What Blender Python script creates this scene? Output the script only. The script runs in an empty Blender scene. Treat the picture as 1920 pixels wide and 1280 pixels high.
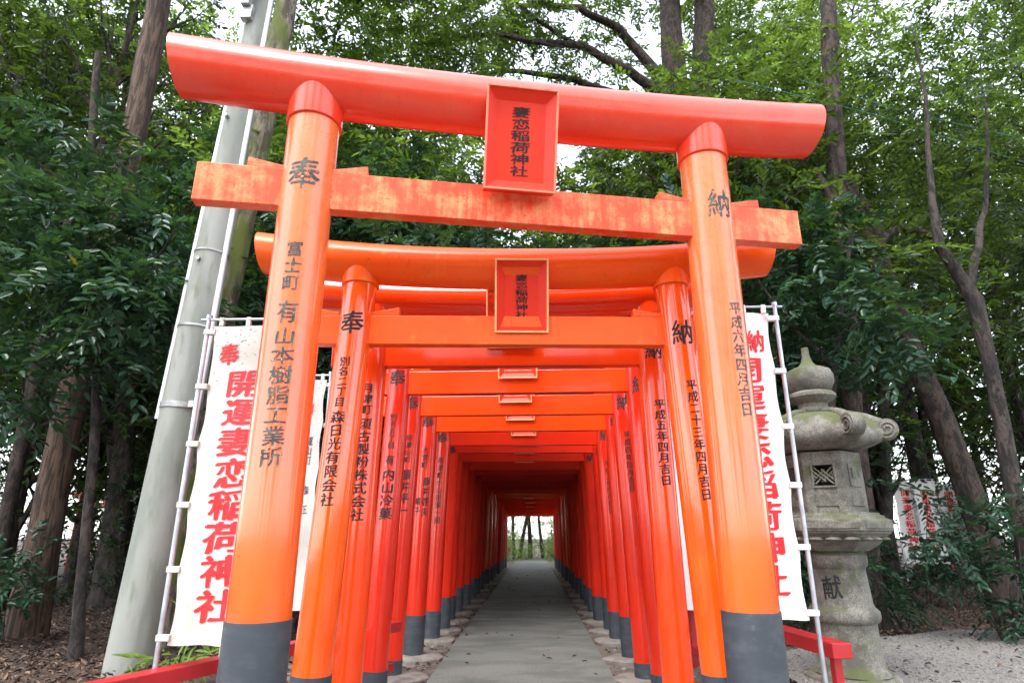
import bpy, bmesh, math, random
import numpy as np
from mathutils import Vector, Matrix, noise as mnoise

# ------------------------------------------------------------------ camera, world, sun, exposure
sc = bpy.context.scene
COL = sc.collection
FPX, CAMH = 1160.0, 1.17
PITCH, YAW = math.atan(366/1160.0), math.atan(40/1216.0)
cam_d = bpy.data.cameras.new('camera'); cam = bpy.data.objects.new('camera', cam_d); COL.objects.link(cam)
cam_d.sensor_width = 36.0; cam_d.lens = 36.0*FPX/1920.0
cam_d.clip_start = 0.05; cam_d.clip_end = 2000
cam_d.dof.use_dof = True; cam_d.dof.focus_distance = 3.3; cam_d.dof.aperture_fstop = 4.0
cam.location = (0, 0, CAMH)
CR = Matrix.Rotation(YAW, 3, 'Z') @ Matrix.Rotation(math.pi/2+PITCH, 3, 'X')
cam.rotation_euler = CR.to_euler()
sc.camera = cam

SUN_EL, SUN_AZ = math.radians(62), math.radians(205)      # azimuth clockwise from +Y: high, behind the camera and a little left
w = bpy.data.worlds.new("World"); sc.world = w; w.use_nodes = True
nt = w.node_tree; bg = nt.nodes['Background']
sky = nt.nodes.new('ShaderNodeTexSky'); sky.sky_type = 'NISHITA'; sky.sun_disc = False
sky.sun_elevation = SUN_EL; sky.sun_rotation = SUN_AZ
sky.air_density = 1.0; sky.dust_density = 1.0; sky.ozone_density = 1.0
hs = nt.nodes.new('ShaderNodeHueSaturation'); hs.inputs['Saturation'].default_value = 0.35
nt.links.new(sky.outputs[0], hs.inputs['Color']); nt.links.new(hs.outputs[0], bg.inputs['Color'])
bg.inputs['Strength'].default_value = 0.15
sl = bpy.data.lights.new('sun', 'SUN'); sl.energy = 0.6; sl.angle = math.radians(25); sl.color = (1.0, 0.96, 0.9)
so = bpy.data.objects.new('sun', sl); COL.objects.link(so)
sd = Vector((math.sin(SUN_AZ)*math.cos(SUN_EL), math.cos(SUN_AZ)*math.cos(SUN_EL), math.sin(SUN_EL)))
so.rotation_euler = sd.to_track_quat('Z', 'Y').to_euler()
sc.view_settings.view_transform = 'Standard'; sc.view_settings.look = 'None'
sc.view_settings.exposure = 2.5; sc.view_settings.gamma = 1.0
sc.render.engine = 'CYCLES'
cy = sc.cycles
cy.max_bounces = 7; cy.diffuse_bounces = 4; cy.glossy_bounces = 3; cy.transmission_bounces = 4; cy.transparent_max_bounces = 4
cy.use_denoising = True
try: cy.denoiser = 'OPENIMAGEDENOISE'
except Exception: pass
cy.sample_clamp_indirect = 6.0
cy.use_adaptive_sampling = True; cy.adaptive_threshold = 0.02

random.seed(7)
RNG = np.random.default_rng(11)
def at(px, py, Y):                                   # photograph pixel (1920 wide) -> world point at depth Y
    d = CR @ Vector(((px-960)/FPX, (640-py)/FPX, -1)); return Vector((0, 0, CAMH)) + d*(Y/d.y)
def gnd(px, py, z=0.0):
    d = CR @ Vector(((px-960)/FPX, (640-py)/FPX, -1)); return Vector((0, 0, CAMH)) + d*((z-CAMH)/d.z)
def ppm(p):
    c = CR.transposed() @ (Vector(p)-Vector((0, 0, CAMH))); return FPX/-c.z

# ------------------------------------------------------------------ materials
def nodes(name):
    m = bpy.data.materials.new(name); m.use_nodes = True
    return m, m.node_tree, m.node_tree.nodes['Principled BSDF']
def N(nt, t, **kw):
    n = nt.nodes.new(t)
    for k, v in kw.items():
        if k.startswith('i_'): n.inputs[k[2:].replace('_', ' ')].default_value = v
        else: setattr(n, k, v)
    return n
def L(nt, a, b): nt.links.new(a, b)
def noise(nt, vec, scale, detail=4.0, rough=0.55, dist=0.0):
    n = N(nt, 'ShaderNodeTexNoise'); n.inputs['Scale'].default_value = scale; n.inputs['Detail'].default_value = detail
    n.inputs['Roughness'].default_value = rough; n.inputs['Distortion'].default_value = dist
    L(nt, vec, n.inputs['Vector']); return n.outputs['Fac']
def ramp(nt, fac, lo, hi):
    n = N(nt, 'ShaderNodeMapRange'); n.interpolation_type = 'SMOOTHSTEP'
    n.inputs['From Min'].default_value = lo; n.inputs['From Max'].default_value = hi
    L(nt, fac, n.inputs['Value']); return n.outputs['Result']
def mix(nt, fac, a, b):
    n = N(nt, 'ShaderNodeMix'); n.data_type = 'RGBA'
    for s, v in ((n.inputs['Factor'], fac), (n.inputs['A'], a), (n.inputs['B'], b)):
        if isinstance(v, (int, float)): s.default_value = v
        elif isinstance(v, tuple): s.default_value = (*v, 1) if len(v) == 3 else v
        else: L(nt, v, s)
    return n.outputs['Result']
# the Mix node exposes several same-named sockets; fetch the colour ones explicitly
def mix(nt, fac, a, b):
    n = N(nt, 'ShaderNodeMix'); n.data_type = 'RGBA'
    A, B, F = n.inputs[6], n.inputs[7], n.inputs[0]
    for s, v in ((F, fac), (A, a), (B, b)):
        if isinstance(v, (int, float)): s.default_value = v
        elif isinstance(v, tuple): s.default_value = (*v, 1) if len(v) == 3 else v
        else: L(nt, v, s)
    return n.outputs[2]
def math_(nt, op, a, b=0.0):
    n = N(nt, 'ShaderNodeMath', operation=op)
    for s, v in ((n.inputs[0], a), (n.inputs[1], b)):
        if isinstance(v, (int, float)): s.default_value = v
        else: L(nt, v, s)
    return n.outputs[0]
def coords(nt, sx=1, sy=1, sz=1, rnd=True):
    tc = N(nt, 'ShaderNodeTexCoord'); mp = N(nt, 'ShaderNodeMapping'); mp.inputs['Scale'].default_value = (sx, sy, sz)
    L(nt, tc.outputs['Object'], mp.inputs['Vector'])
    if rnd:
        oi = N(nt, 'ShaderNodeObjectInfo'); mu = math_(nt, 'MULTIPLY', oi.outputs['Random'], 57.0)
        L(nt, mu, mp.inputs['Location'])
    return mp.outputs['Vector']
def bump(nt, b, h, strength, dist=0.01):
    n = N(nt, 'ShaderNodeBump'); n.inputs['Strength'].default_value = strength; n.inputs['Distance'].default_value = dist
    L(nt, h, n.inputs['Height']); L(nt, n.outputs['Normal'], b.inputs['Normal'])
def mat(name, c1, c2=None, scale=6, lo=.4, hi=.65, rough=.6, bs=0, bscale=80, bdist=.005, metallic=0, c3=None, s3=30, lo3=.6, hi3=.7, stretch=(1, 1, 1), coat=0, rvar=0):
    m, nt, b = nodes(name); v = coords(nt, *stretch)
    col = c1
    if c2: col = mix(nt, ramp(nt, noise(nt, v, scale), lo, hi), c1, c2)
    if c3: col = mix(nt, ramp(nt, noise(nt, v, s3, 6), lo3, hi3), col, c3)
    if isinstance(col, tuple): b.inputs['Base Color'].default_value = (*col, 1)
    else: L(nt, col, b.inputs['Base Color'])
    b.inputs['Roughness'].default_value = rough; b.inputs['Metallic'].default_value = metallic
    if coat: b.inputs['Coat Weight'].default_value = coat; b.inputs['Coat Roughness'].default_value = .12
    if rvar:
        L(nt, math_(nt, 'ADD', math_(nt, 'MULTIPLY', noise(nt, v, scale*2.3), rvar), rough-rvar*.5), b.inputs['Roughness'])
    if bs: bump(nt, b, noise(nt, v, bscale, 6), bs, bdist)
    return m

def paint(name, base, deep, faded, fade_lo, fade_hi, rough=.28, zfade=None, crackle=0.0, coat=.2, spec=.4):
    """vermilion paint: two pigment tones in cloudy patches, weathering to a chalky tone; zfade=(z0,z1) weathers the upper part more"""
    m, nt, b = nodes(name); v = coords(nt)
    tc = N(nt, 'ShaderNodeTexCoord'); sep = N(nt, 'ShaderNodeSeparateXYZ'); L(nt, tc.outputs['Object'], sep.inputs[0])
    n1 = noise(nt, v, 2.2, 5, .6, .4); n2 = noise(nt, v, 5.0, 7, .66, .15)
    vd = coords(nt, 1, 1, .07); drip = noise(nt, vd, 26, 5, .6); fine = noise(nt, v, 17, 8, .7)
    col = mix(nt, ramp(nt, n1, .38, .62), base, deep)
    f = math_(nt, 'ADD', math_(nt, 'ADD', math_(nt, 'MULTIPLY', n2, .5), math_(nt, 'MULTIPLY', drip, .28)), math_(nt, 'MULTIPLY', fine, .22))
    if zfade:
        g = ramp(nt, sep.outputs['Z'], zfade[0], zfade[1])
        f = math_(nt, 'ADD', math_(nt, 'MULTIPLY', f, .58), math_(nt, 'MULTIPLY', g, .42))
    f = ramp(nt, f, fade_lo, fade_hi)
    if crackle:
        vo = N(nt, 'ShaderNodeTexNoise'); vo.inputs['Scale'].default_value = 9.0; vo.inputs['Detail'].default_value = 3; vo.inputs['Distortion'].default_value = 1.2
        L(nt, v, vo.inputs['Vector'])
        d = math_(nt, 'ABSOLUTE', math_(nt, 'SUBTRACT', vo.outputs['Fac'], .5))
        line = ramp(nt, d, .0, .018)
        line = math_(nt, 'ADD', math_(nt, 'MULTIPLY', line, crackle), 1-crackle)
        f = math_(nt, 'MULTIPLY', f, line)
    col = mix(nt, f, col, faded)
    # small dark specks of grime and rust
    sp = ramp(nt, noise(nt, v, 48, 4, .6), .66, .72)
    col = mix(nt, math_(nt, 'MULTIPLY', sp, .6), col, (.14, .06, .03))
    col = mix(nt, math_(nt, 'MULTIPLY', ramp(nt, noise(nt, vd, 38, 4, .65), .60, .74), .30), col, (.30, .035, .012))
    L(nt, col, b.inputs['Base Color'])
    L(nt, math_(nt, 'ADD', math_(nt, 'MULTIPLY', f, .14), rough-.04), b.inputs['Roughness'])
    b.inputs['Coat Weight'].default_value = coat; b.inputs['Coat Roughness'].default_value = .08
    b.inputs['Specular IOR Level'].default_value = spec
    bump(nt, b, noise(nt, v, 14, 3), .06, .01)
    return m

def leafmat(name, dark, light, trans, tr=.45, rough=.38, yellow=None):
    m, nt, b = nodes(name)
    a = N(nt, 'ShaderNodeAttribute'); a.attribute_name = 'var'
    oi = N(nt, 'ShaderNodeObjectInfo')
    f = math_(nt, 'ADD', math_(nt, 'MULTIPLY', a.outputs['Fac'], .75), math_(nt, 'MULTIPLY', oi.outputs['Random'], .25))
    col = mix(nt, f, dark, light)
    if yellow: col = mix(nt, ramp(nt, a.outputs['Fac'], .985, .99), col, yellow)
    L(nt, col, b.inputs['Base Color']); b.inputs['Roughness'].default_value = rough; b.inputs['Specular IOR Level'].default_value = .32
    t = N(nt, 'ShaderNodeBsdfTranslucent'); L(nt, mix(nt, ramp(nt, f, .25, .95), tuple(x*.28 for x in trans), trans), t.inputs['Color'])
    ms = N(nt, 'ShaderNodeMixShader'); ms.inputs[0].default_value = tr
    L(nt, b.outputs[0], ms.inputs[1]); L(nt, t.outputs[0], ms.inputs[2])
    L(nt, ms.outputs[0], nt.nodes['Material Output'].inputs['Surface'])
    return m

def barkmat(name, c1, c2, moss=None, sx=9, sz=1.6, bd=.03):
    m, nt, b = nodes(name); v = coords(nt, 1, 1, sz/sx)
    n1 = noise(nt, v, sx*1.5, 9, .74, .6); n2 = noise(nt, v, sx*.5, 3)
    col = mix(nt, ramp(nt, n1, .44, .57), tuple(.6*q for q in c1), tuple(1.2*q for q in c2))
    col = mix(nt, math_(nt, 'MULTIPLY', ramp(nt, noise(nt, v, sx*.35, 4), .5, .7), .5), col, tuple(.45*q for q in c1))
    if moss: col = mix(nt, ramp(nt, n2, .42, .6), col, moss)
    L(nt, col, b.inputs['Base Color']); b.inputs['Roughness'].default_value = .9
    bump(nt, b, n1, 1.0, bd*1.6)
    return m

MT = {}
MT['gate1_pillar'] = paint('faded_orange_paint', (.82, .115, .014), (.80, .10, .016), (.81, .18, .058), .36, .80, .2, (.9, 3.4), .45, .6, .5)
MT['gate1_beam'] = paint('chalky_red_paint', (.78, .050, .020), (.76, .060, .025), (.78, .10, .05), .40, .85, .25, None, 0, .35, .4)
MT['gate1_tie'] = paint('peeling_orange_paint', (.78, .060, .022), (.78, .085, .034), (.74, .25, .10), .44, .60, .36, None, .9, .0, .3)
MT['plaque'] = paint('plaque_red_paint', (.82, .040, .012), (.78, .034, .012), (.80, .14, .07), .62, .9, .4, None, 0, 0, .25)
MT['gate2'] = paint('bright_orange_paint', (.88, .105, .005), (.86, .085, .005), (.84, .20, .03), .62, .95, .18, None, 0, .7, .5)
MT['gate_orange'] = paint('orange_red_paint', (.82, .060, .006), (.78, .050, .006), (.80, .14, .03), .60, .92, .22, None, 0, .4, .4)
MT['gate_red'] = paint('vermilion_paint', (.66, .024, .006), (.62, .020, .006), (.66, .07, .03), .62, .92, .24, None, 0, .35, .4)
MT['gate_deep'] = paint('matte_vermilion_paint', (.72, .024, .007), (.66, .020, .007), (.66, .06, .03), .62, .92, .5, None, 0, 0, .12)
MT['gate_beam2'] = paint('worn_orange_paint', (.86, .095, .006), (.84, .11, .008), (.76, .33, .055), .52, .74, .33, None, 0, .0, .3)
MT['sleeve'] = mat('slate_grey_rubber', (.032, .039, .050), (.052, .060, .072), 9, .4, .7, .5, .15, 40, .004, c3=(.12, .11, .095), s3=11, lo3=.60, hi3=.78, stretch=(1, 1, 2.0))
MT['ink'] = mat('black_ink', (.004, .004, .005), (.010, .010, .012), 30, rough=.7)
MT['ink_worn'] = mat('worn_black_ink', (.022, .034, .030), (.075, .10, .08), 22, .40, .66, .6, c3=(.60, .27, .11), s3=60, lo3=.58, hi3=.66)
MT['ink_red'] = mat('red_ink', (.72, .012, .018), (.62, .008, .012), 8, rough=.6)
MT['ink_blue'] = mat('thin_dark_ink', (.06, .06, .09), rough=.7)
MT['rim'] = mat('bare_cream_edge', (.86, .52, .20), (.80, .36, .13), 12, .5, .75, .45)
MT['rim_red'] = mat('pale_red_edge', (.82, .22, .13), (.80, .12, .06), 12, .5, .75, .5)
MT['cloth_clean'] = mat('white_cloth', (.80, .80, .80), (.72, .72, .73), 3, rough=.85)
def mildew():
    m, nt, b = nodes('mildewed_cloth'); v = coords(nt); tc = N(nt, 'ShaderNodeTexCoord'); sep = N(nt, 'ShaderNodeSeparateXYZ'); L(nt, tc.outputs['Object'], sep.inputs[0])
    col = mix(nt, ramp(nt, noise(nt, v, 2.2), .42, .7), (.54, .53, .50), (.44, .42, .37))
    top = ramp(nt, sep.outputs['Z'], 1.75, 2.5)                      # mildew has grown near the upper hem
    k = math_(nt, 'ADD', noise(nt, v, 40, 3, .6), math_(nt, 'MULTIPLY', top, .085))
    col = mix(nt, math_(nt, 'MULTIPLY', ramp(nt, k, .665, .72), .75), col, (.17, .13, .09))
    L(nt, col, b.inputs['Base Color']); b.inputs['Roughness'].default_value = .9; return m
MT['cloth_dirty'] = mildew()
MT['steel'] = mat('galvanised_pipe', (.50, .53, .58), (.38, .40, .44), 8, rough=.38, metallic=.75, rvar=.2)
MT['pvc'] = mat('white_plastic', (.72, .72, .74), (.60, .60, .60), 6, rough=.4)
MT['concrete'] = mat('pole_concrete', (.26, .265, .238), (.185, .197, .168), 5.0, .40, .62, .85, .5, 120, .005, c3=(.13, .15, .095), s3=13, lo3=.52, hi3=.80, stretch=(1, 1, .22))
MT['band_steel'] = mat('banding_steel', (.42, .42, .42), (.25, .24, .23), 10, rough=.45, metallic=.8)
MT['lamp_box'] = mat('pinkish_enamel', (.62, .52, .50), (.5, .42, .40), 4, rough=.4, c3=(.25, .13, .08), s3=12, lo3=.68, hi3=.8)
MT['red_rail'] = mat('rail_red_paint', (.44, .015, .020), (.38, .014, .018), 4, rough=.42, bs=.1, bscale=30, c3=(.30, .06, .05), s3=22, lo3=.66, hi3=.75)
MT['wire'] = mat('green_wire', (.05, .22, .17), rough=.5)
MT['wire_dark'] = mat('dark_wire', (.02, .02, .02), rough=.5)
MT['leaf_canopy'] = leafmat('canopy_leaf', (.008, .024, .008), (.036, .072, .014), (.30, .48, .06), .42, .40)
MT['leaf_mid'] = leafmat('mid_leaf', (.008, .023, .009), (.024, .054, .016), (.19, .32, .04), .36, .40)
MT['leaf_dark'] = leafmat('glossy_dark_leaf', (.012, .038, .022), (.038, .088, .048), (.09, .20, .04), .25, .28, yellow=(.5, .35, .03))
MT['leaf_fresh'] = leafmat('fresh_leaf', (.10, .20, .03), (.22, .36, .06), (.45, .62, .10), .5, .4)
MT['bark_cedar'] = barkmat('cedar_bark', (.055, .032, .021), (.115, .07, .047), None, 11, 1.2, .04)
MT['bark_dark'] = barkmat('dark_bark', (.022, .017, .014), (.055, .042, .034), None, 8, 3)
MT['bark_grey'] = barkmat('grey_brown_bark', (.021, .014, .010), (.056, .038, .028), None, 8, 3)
MT['bark_moss'] = barkmat('mossy_bark', (.10, .083, .06), (.20, .165, .125), (.10, .12, .02), 8, 2.2, .03)
MT['stone'] = None

def stonemat():
    m, nt, b = nodes('mossy_granite'); v = coords(nt)
    g = N(nt, 'ShaderNodeNewGeometry'); sep = N(nt, 'ShaderNodeSeparateXYZ'); L(nt, g.outputs['Normal'], sep.inputs[0])
    col = mix(nt, ramp(nt, noise(nt, v, 90, 2), .42, .6), (.130, .122, .102), (.212, .20, .172))
    col = mix(nt, math_(nt, 'MULTIPLY', ramp(nt, noise(nt, v, 5, 6, .7), .42, .62), .85), col, (.070, .067, .055))
    mo = math_(nt, 'ADD', math_(nt, 'MULTIPLY', sep.outputs['Z'], .16), noise(nt, v, 4.2, 6, .65))
    col = mix(nt, math_(nt, 'MULTIPLY', ramp(nt, mo, .52, .68), .85), col, (.070, .085, .026))
    L(nt, col, b.inputs['Base Color']); b.inputs['Roughness'].default_value = .92
    bump(nt, b, noise(nt, v, 70, 5, .7), .5, .006)
    return m
MT['stone'] = stonemat()
MT['stone_flat'] = mat('footing_stone', (.26, .235, .20), (.18, .16, .135), 9, .4, .65, .9, .5, 50, .006, c3=(.13, .11, .09), s3=16, lo3=.6, hi3=.75)

def groundmat():
    m, nt, b = nodes('forest_floor'); v = coords(nt, rnd=False)
    vo = N(nt, 'ShaderNodeTexVoronoi'); vo.inputs['Scale'].default_value = 16; vo.inputs['Randomness'].default_value = 1
    L(nt, v, vo.inputs['Vector'])
    sepc = N(nt, 'ShaderNodeSeparateColor'); L(nt, vo.outputs['Color'], sepc.inputs[0])
    col = mix(nt, sepc.outputs[0], (.028, .017, .012), (.095, .06, .043))
    col = mix(nt, ramp(nt, noise(nt, v, 1.3, 5), .4, .65), col, (.034, .023, .017))
    L(nt, col, b.inputs['Base Color']); b.inputs['Roughness'].default_value = .95
    bump(nt, b, vo.outputs['Distance'], .8, .03)
    return m
MT['floor'] = groundmat()
MT['dirt'] = mat('pale_dirt', (.185, .145, .115), (.105, .08, .065), 3.5, .38, .66, .95, .7, 45, .012, c3=(.27, .235, .20), s3=60, lo3=.56, hi3=.66)
MT['gravel'] = mat('pale_gravel', (.225, .215, .20), (.145, .135, .122), 70, .38, .62, .92, .9, 90, .012, c3=(.16, .14, .12), s3=45, lo3=.62, hi3=.70)
def pathmat():
    m, nt, b = nodes('path_concrete'); v = coords(nt, 1, 1.0, 1, False); vs = coords(nt, .7, 1.3, 1, False)
    col = mix(nt, ramp(nt, noise(nt, v, 60, 4), .35, .65), (.140, .150, .132), (.205, .215, .19))
    col = mix(nt, math_(nt, 'MULTIPLY', ramp(nt, noise(nt, vs, 2.2, 5), .40, .62), .65), col, (.092, .10, .082))
    col = mix(nt, math_(nt, 'MULTIPLY', ramp(nt, noise(nt, v, 1.1, 4), .5, .7), .5), col, (.19, .187, .172))
    col = mix(nt, math_(nt, 'MULTIPLY', ramp(nt, noise(nt, v, 14, 6, .75), .56, .70), .5), col, (.075, .078, .066))
    L(nt, col, b.inputs['Base Color']); b.inputs['Roughness'].default_value = .88
    bump(nt, b, noise(nt, v, 120, 4), .35, .004)
    return m
MT['path'] = pathmat()
def pebblemat(name, a_, b_):
    m, nt, b = nodes(name); a = N(nt, 'ShaderNodeAttribute'); a.attribute_name = 'var'
    L(nt, mix(nt, a.outputs['Fac'], a_, b_), b.inputs['Base Color']); b.inputs['Roughness'].default_value = .85
    return m
MT['pebble'] = pebblemat('pebble_stone', (.11, .10, .09), (.29, .275, .255))
MT['dry_leaf'] = pebblemat('dry_leaf', (.03, .017, .011), (.21, .13, .085))

# ------------------------------------------------------------------ mesh helpers
class MB:
    def __init__(s): s.v, s.f = [], []
    def add(s, vs, fs):
        o = len(s.v); s.v += [tuple(v) for v in vs]; s.f += [tuple(i+o for i in f) for f in fs]
    def box(s, c, size, rot=None):
        c = Vector(c); x, y, z = (d/2 for d in size)
        vs = [Vector((a*x, b*y, d*z)) for d in (-1, 1) for a, b in ((-1, -1), (1, -1), (1, 1), (-1, 1))]
        if rot is not None: vs = [rot @ v for v in vs]
        s.add([c+v for v in vs], [(3, 2, 1, 0), (4, 5, 6, 7), (0, 1, 5, 4), (1, 2, 6, 5), (2, 3, 7, 6), (3, 0, 4, 7)])
    def tube(s, pts, rad, seg=12, caps=True, wob=0.0, seed=0.0):
        pts = [Vector(p) for p in pts]; n = len(pts)
        if isinstance(rad, (int, float)): rad = [rad]*n
        t0 = (pts[1]-pts[0]).normalized()
        u = t0.orthogonal().normalized() if abs(t0.z) < .95 else (Vector((1, 0, 0)) - t0*t0.x).normalized()
        vs = []
        for i in range(n):
            t = (pts[min(i+1, n-1)]-pts[max(i-1, 0)]).normalized()
            u = (u - t*u.dot(t)).normalized(); b = t.cross(u)
            for k in range(seg):
                a = 2*math.pi*k/seg; r = rad[i]
                if wob: r *= 1+wob*mnoise.noise(Vector((math.cos(a)*1.3+seed, math.sin(a)*1.3, i*.45+seed)))
                vs.append(pts[i] + u*(math.cos(a)*r) + b*(math.sin(a)*r))
        fs = [(i*seg+k, i*seg+(k+1) % seg, (i+1)*seg+(k+1) % seg, (i+1)*seg+k) for i in range(n-1) for k in range(seg)]
        if caps: fs += [tuple(range(seg-1, -1, -1)), tuple((n-1)*seg+k for k in range(seg))]
        s.add(vs, fs)
    def lathe(s, prof, n=32, c=(0, 0, 0), rot=0.0, mod=None):
        c = Vector(c); vs = []
        for r, z in prof:
            for k in range(n):
                a = 2*math.pi*k/n+rot; rr, zz = (mod(r, z, 2*math.pi*k/n) if mod else (r, z))
                vs.append(c+Vector((math.cos(a)*rr, math.sin(a)*rr, zz)))
        m = len(prof)
        fs = [(i*n+k, i*n+(k+1) % n, (i+1)*n+(k+1) % n, (i+1)*n+k) for i in range(m-1) for k in range(n)]
        fs += [tuple(range(n-1, -1, -1)), tuple((m-1)*n+k for k in range(n))]
        s.add(vs, fs)
    def prism(s, poly, y0, y1):                       # polygon in xz, extruded along y
        n = len(poly); vs = [(x, y0, z) for x, z in poly]+[(x, y1, z) for x, z in poly]
        fs = [tuple(range(n)), tuple(range(2*n-1, n-1, -1))]+[(i, n+i, n+(i+1) % n, (i+1) % n) for i in range(n)]
        s.add(vs, fs)
    def build(s, name, m, parent=None, smooth=True, bevel=0.0, ang=40):
        me = bpy.data.meshes.new(name); me.from_pydata(s.v, [], s.f); me.validate()
        bm = bmesh.new(); bm.from_mesh(me); bmesh.ops.recalc_face_normals(bm, faces=bm.faces); bm.to_mesh(me); bm.free()
        if smooth: me.shade_smooth(); me.set_sharp_from_angle(angle=math.radians(ang))
        return link(name, me, m, parent, bevel)
def link(name, me, m, parent=None, bevel=0.0):
    if m is not None and not me.materials: me.materials.append(m)
    o = bpy.data.objects.new(name, me); COL.objects.link(o)
    if parent: o.parent = parent
    if bevel:
        b = o.modifiers.new('bevel', 'BEVEL'); b.width = bevel; b.segments = 2; b.limit_method = 'ANGLE'; b.angle_limit = math.radians(40)
        b.harden_normals = False
    return o
def tag(o, label, cat, group=None, kind=None):
    o['label'] = label; o['category'] = cat
    if group: o['group'] = group
    if kind: o['kind'] = kind
    return o
def thing(name, label, cat, loc=(0, 0, 0), rz=0.0, group=None, scale=1.0):
    o = bpy.data.objects.new(name, None); COL.objects.link(o); o.empty_display_size = .2
    o.location = loc; o.rotation_euler = (0, 0, rz); o.scale = (scale,)*3
    return tag(o, label, cat, group)
def struct(o): o['kind'] = 'structure'; return o
def stuff(o, label, cat): tag(o, label, cat); o['kind'] = 'stuff'; return o

# ------------------------------------------------------------------ brush lettering
_tc = bpy.data.curves.new('glyph_source', 'FONT'); _tc.align_x = 'CENTER'
_to = bpy.data.objects.new('glyph_source', _tc); COL.objects.link(_to)
_gc = {}
def glyph(ch, heavy=1.0):
    key = (ch, heavy)
    if key in _gc: return _gc[key]
    _tc.body = ch; _tc.offset = 0.0; _tc.resolution_u = 4
    dg = bpy.context.evaluated_depsgraph_get(); dg.update()
    me = bpy.data.meshes.new_from_object(_to.evaluated_get(dg))
    bm = bmesh.new(); bm.from_mesh(me); bpy.data.meshes.remove(me)
    for k in range(-4, 5):
        bmesh.ops.bisect_plane(bm, geom=bm.verts[:]+bm.edges[:]+bm.faces[:], plane_co=(k*.105, 0, 0), plane_no=(1, 0, 0))
    bm.verts.index_update()
    V = np.array([v.co[:2] for v in bm.verts]) if bm.verts else np.zeros((0, 2))
    F = [tuple(v.index for v in f.verts) for f in bm.faces]; bm.free()
    if len(V):
        V[:, 1] -= .38
        s = ord(ch)*.137
        out, fo = [], []
        for q, (dx, dy) in enumerate(((-1, -.7), (0, .9), (0, -.9), (1, .7))):      # a slanted flat brush: the same strokes laid three times
            th = np.array([.95+1.1*mnoise.noise(Vector((x*2.6+s, y*2.6, s+5))) for x, y in V])
            P = V.copy(); P[:, 0] += dx*.023*heavy*th; P[:, 1] += dy*.014*heavy*th
            for i, (x, y) in enumerate(P):
                nv = mnoise.noise_vector(Vector((x*2.1+s, y*2.1, s)))
                x2 = x+nv.x*.032; y2 = y+nv.y*.032+.07*x
                ra = .05*math.sin(s*3.1); sx = 1+.05*math.sin(s*5.3)
                out.append(((x2*math.cos(ra)-y2*math.sin(ra))*sx, x2*math.sin(ra)+y2*math.cos(ra), q))
            fo += [tuple(i+q*len(V) for i in f) for f in F]
        _gc[key] = (out, fo)
    else: _gc[key] = ([], [])
    return _gc[key]
def lettering(parent, lines, wrap, m, heavy=1.0, name='inscription'):
    """lines: (text, u, z_top, z_bottom, width, aspect-limit); wrap(u, v, layer) -> point"""
    for text, u, zt, zb, wd in lines:
        mb = MB(); n = len(text); st = (zt-zb)/n
        for i, ch in enumerate(text):
            vs, fs = glyph(ch, heavy); zc = zt-st*(i+.5); hh = min(st*.98, wd*1.25)
            mb.add([wrap(u+x*wd, zc+y*hh, q) for x, y, q in vs], fs)
        if mb.v:
            me = bpy.data.meshes.new(name); me.from_pydata(mb.v, [], mb.f); link(name, me, m, parent)

# ------------------------------------------------------------------ ground, path
def grid_sheet(name, x0, x1, y0, y1, nx, ny, zf, m):
    mb = MB(); xs = np.linspace(x0, x1, nx); ys = np.linspace(y0, y1, ny)
    vs = [(x, y, zf(x, y)) for y in ys for x in xs]
    fs = [(j*nx+i, j*nx+i+1, (j+1)*nx+i+1, (j+1)*nx+i) for j in range(ny-1) for i in range(nx-1)]
    mb.add(vs, fs); return mb.build(name, m)
g = MB(); g.add([(-400, -400, -.03), (400, -400, -.03), (400, 400, -.03), (-400, 400, -.03)], [(0, 1, 2, 3)])
struct(g.build('ground', MT['floor']))
def hump(x, y):
    e = min(1, max(0, (abs(x)-2.6)/1.2))
    return -.012 + e*(.05*mnoise.noise(Vector((x*.7, y*.7, 0)))+.03*mnoise.noise(Vector((x*2.3, y*2.3, 4)))+.02)
struct(grid_sheet('forest_floor', -24, 24, 3, 46, 130, 120, hump, MT['floor']))
def sheet(name, poly, z, m):
    mb = MB(); mb.add([(x, y, z) for x, y in poly], [tuple(range(len(poly)))]); return struct(mb.build(name, m))
def wavy(pts, k=6, amp=.06):
    out = []
    for a, b in zip(pts, pts[1:]+pts[:1]):
        for i in range(k):
            t = i/k; x, y = a[0]+(b[0]-a[0])*t, a[1]+(b[1]-a[1])*t
            out.append((x+amp*mnoise.noise(Vector((x*2, y*2, 1))), y+amp*mnoise.noise(Vector((x*2, y*2, 9)))))
    return out
# packed earth along the path (raised a little over the forest floor)
sheet('earth_verge', wavy([(-2.5, -5), (2.3, -5), (2.3, 6), (2.1, 20), (2.0, 33), (-2.2, 33), (-2.3, 20), (-2.5, 6)], 14, .1), .0, MT['dirt'])
GR = [(2.0, -6), (2.0, 6.3), (2.7, 7.15), (3.8, 7.8), (5.1, 8.45), (6.4, 8.15), (9, 7.4), (9, -6)]
GL = [(-9, -6), (-9, 6.0), (-6, 6.0), (-4.9, 5.75), (-3.9, 4.9), (-3.0, 3.6), (-2.8, -6)]
mb = MB(); pr = wavy(GR, 6, .1)
sheet('gravel_yard', wavy(GR, 8, .12), .085, MT['gravel']); sheet('gravel_apron', wavy(GL, 8, .12), .085, MT['gravel'])
mb = MB(); y = -2.0; PXL, PXR = -.9, .676
rr = random.Random(3)
while y < 31:
    ln = 2.35; zt = .035+rr.uniform(-.004, .004)
    nx, ny = 5, 10
    for j in range(1): mb.box(((PXL+PXR)/2+rr.uniform(-.004, .004), y+ln/2, zt-.06), (PXR-PXL, ln-.010, .12))
    y += ln
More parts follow.
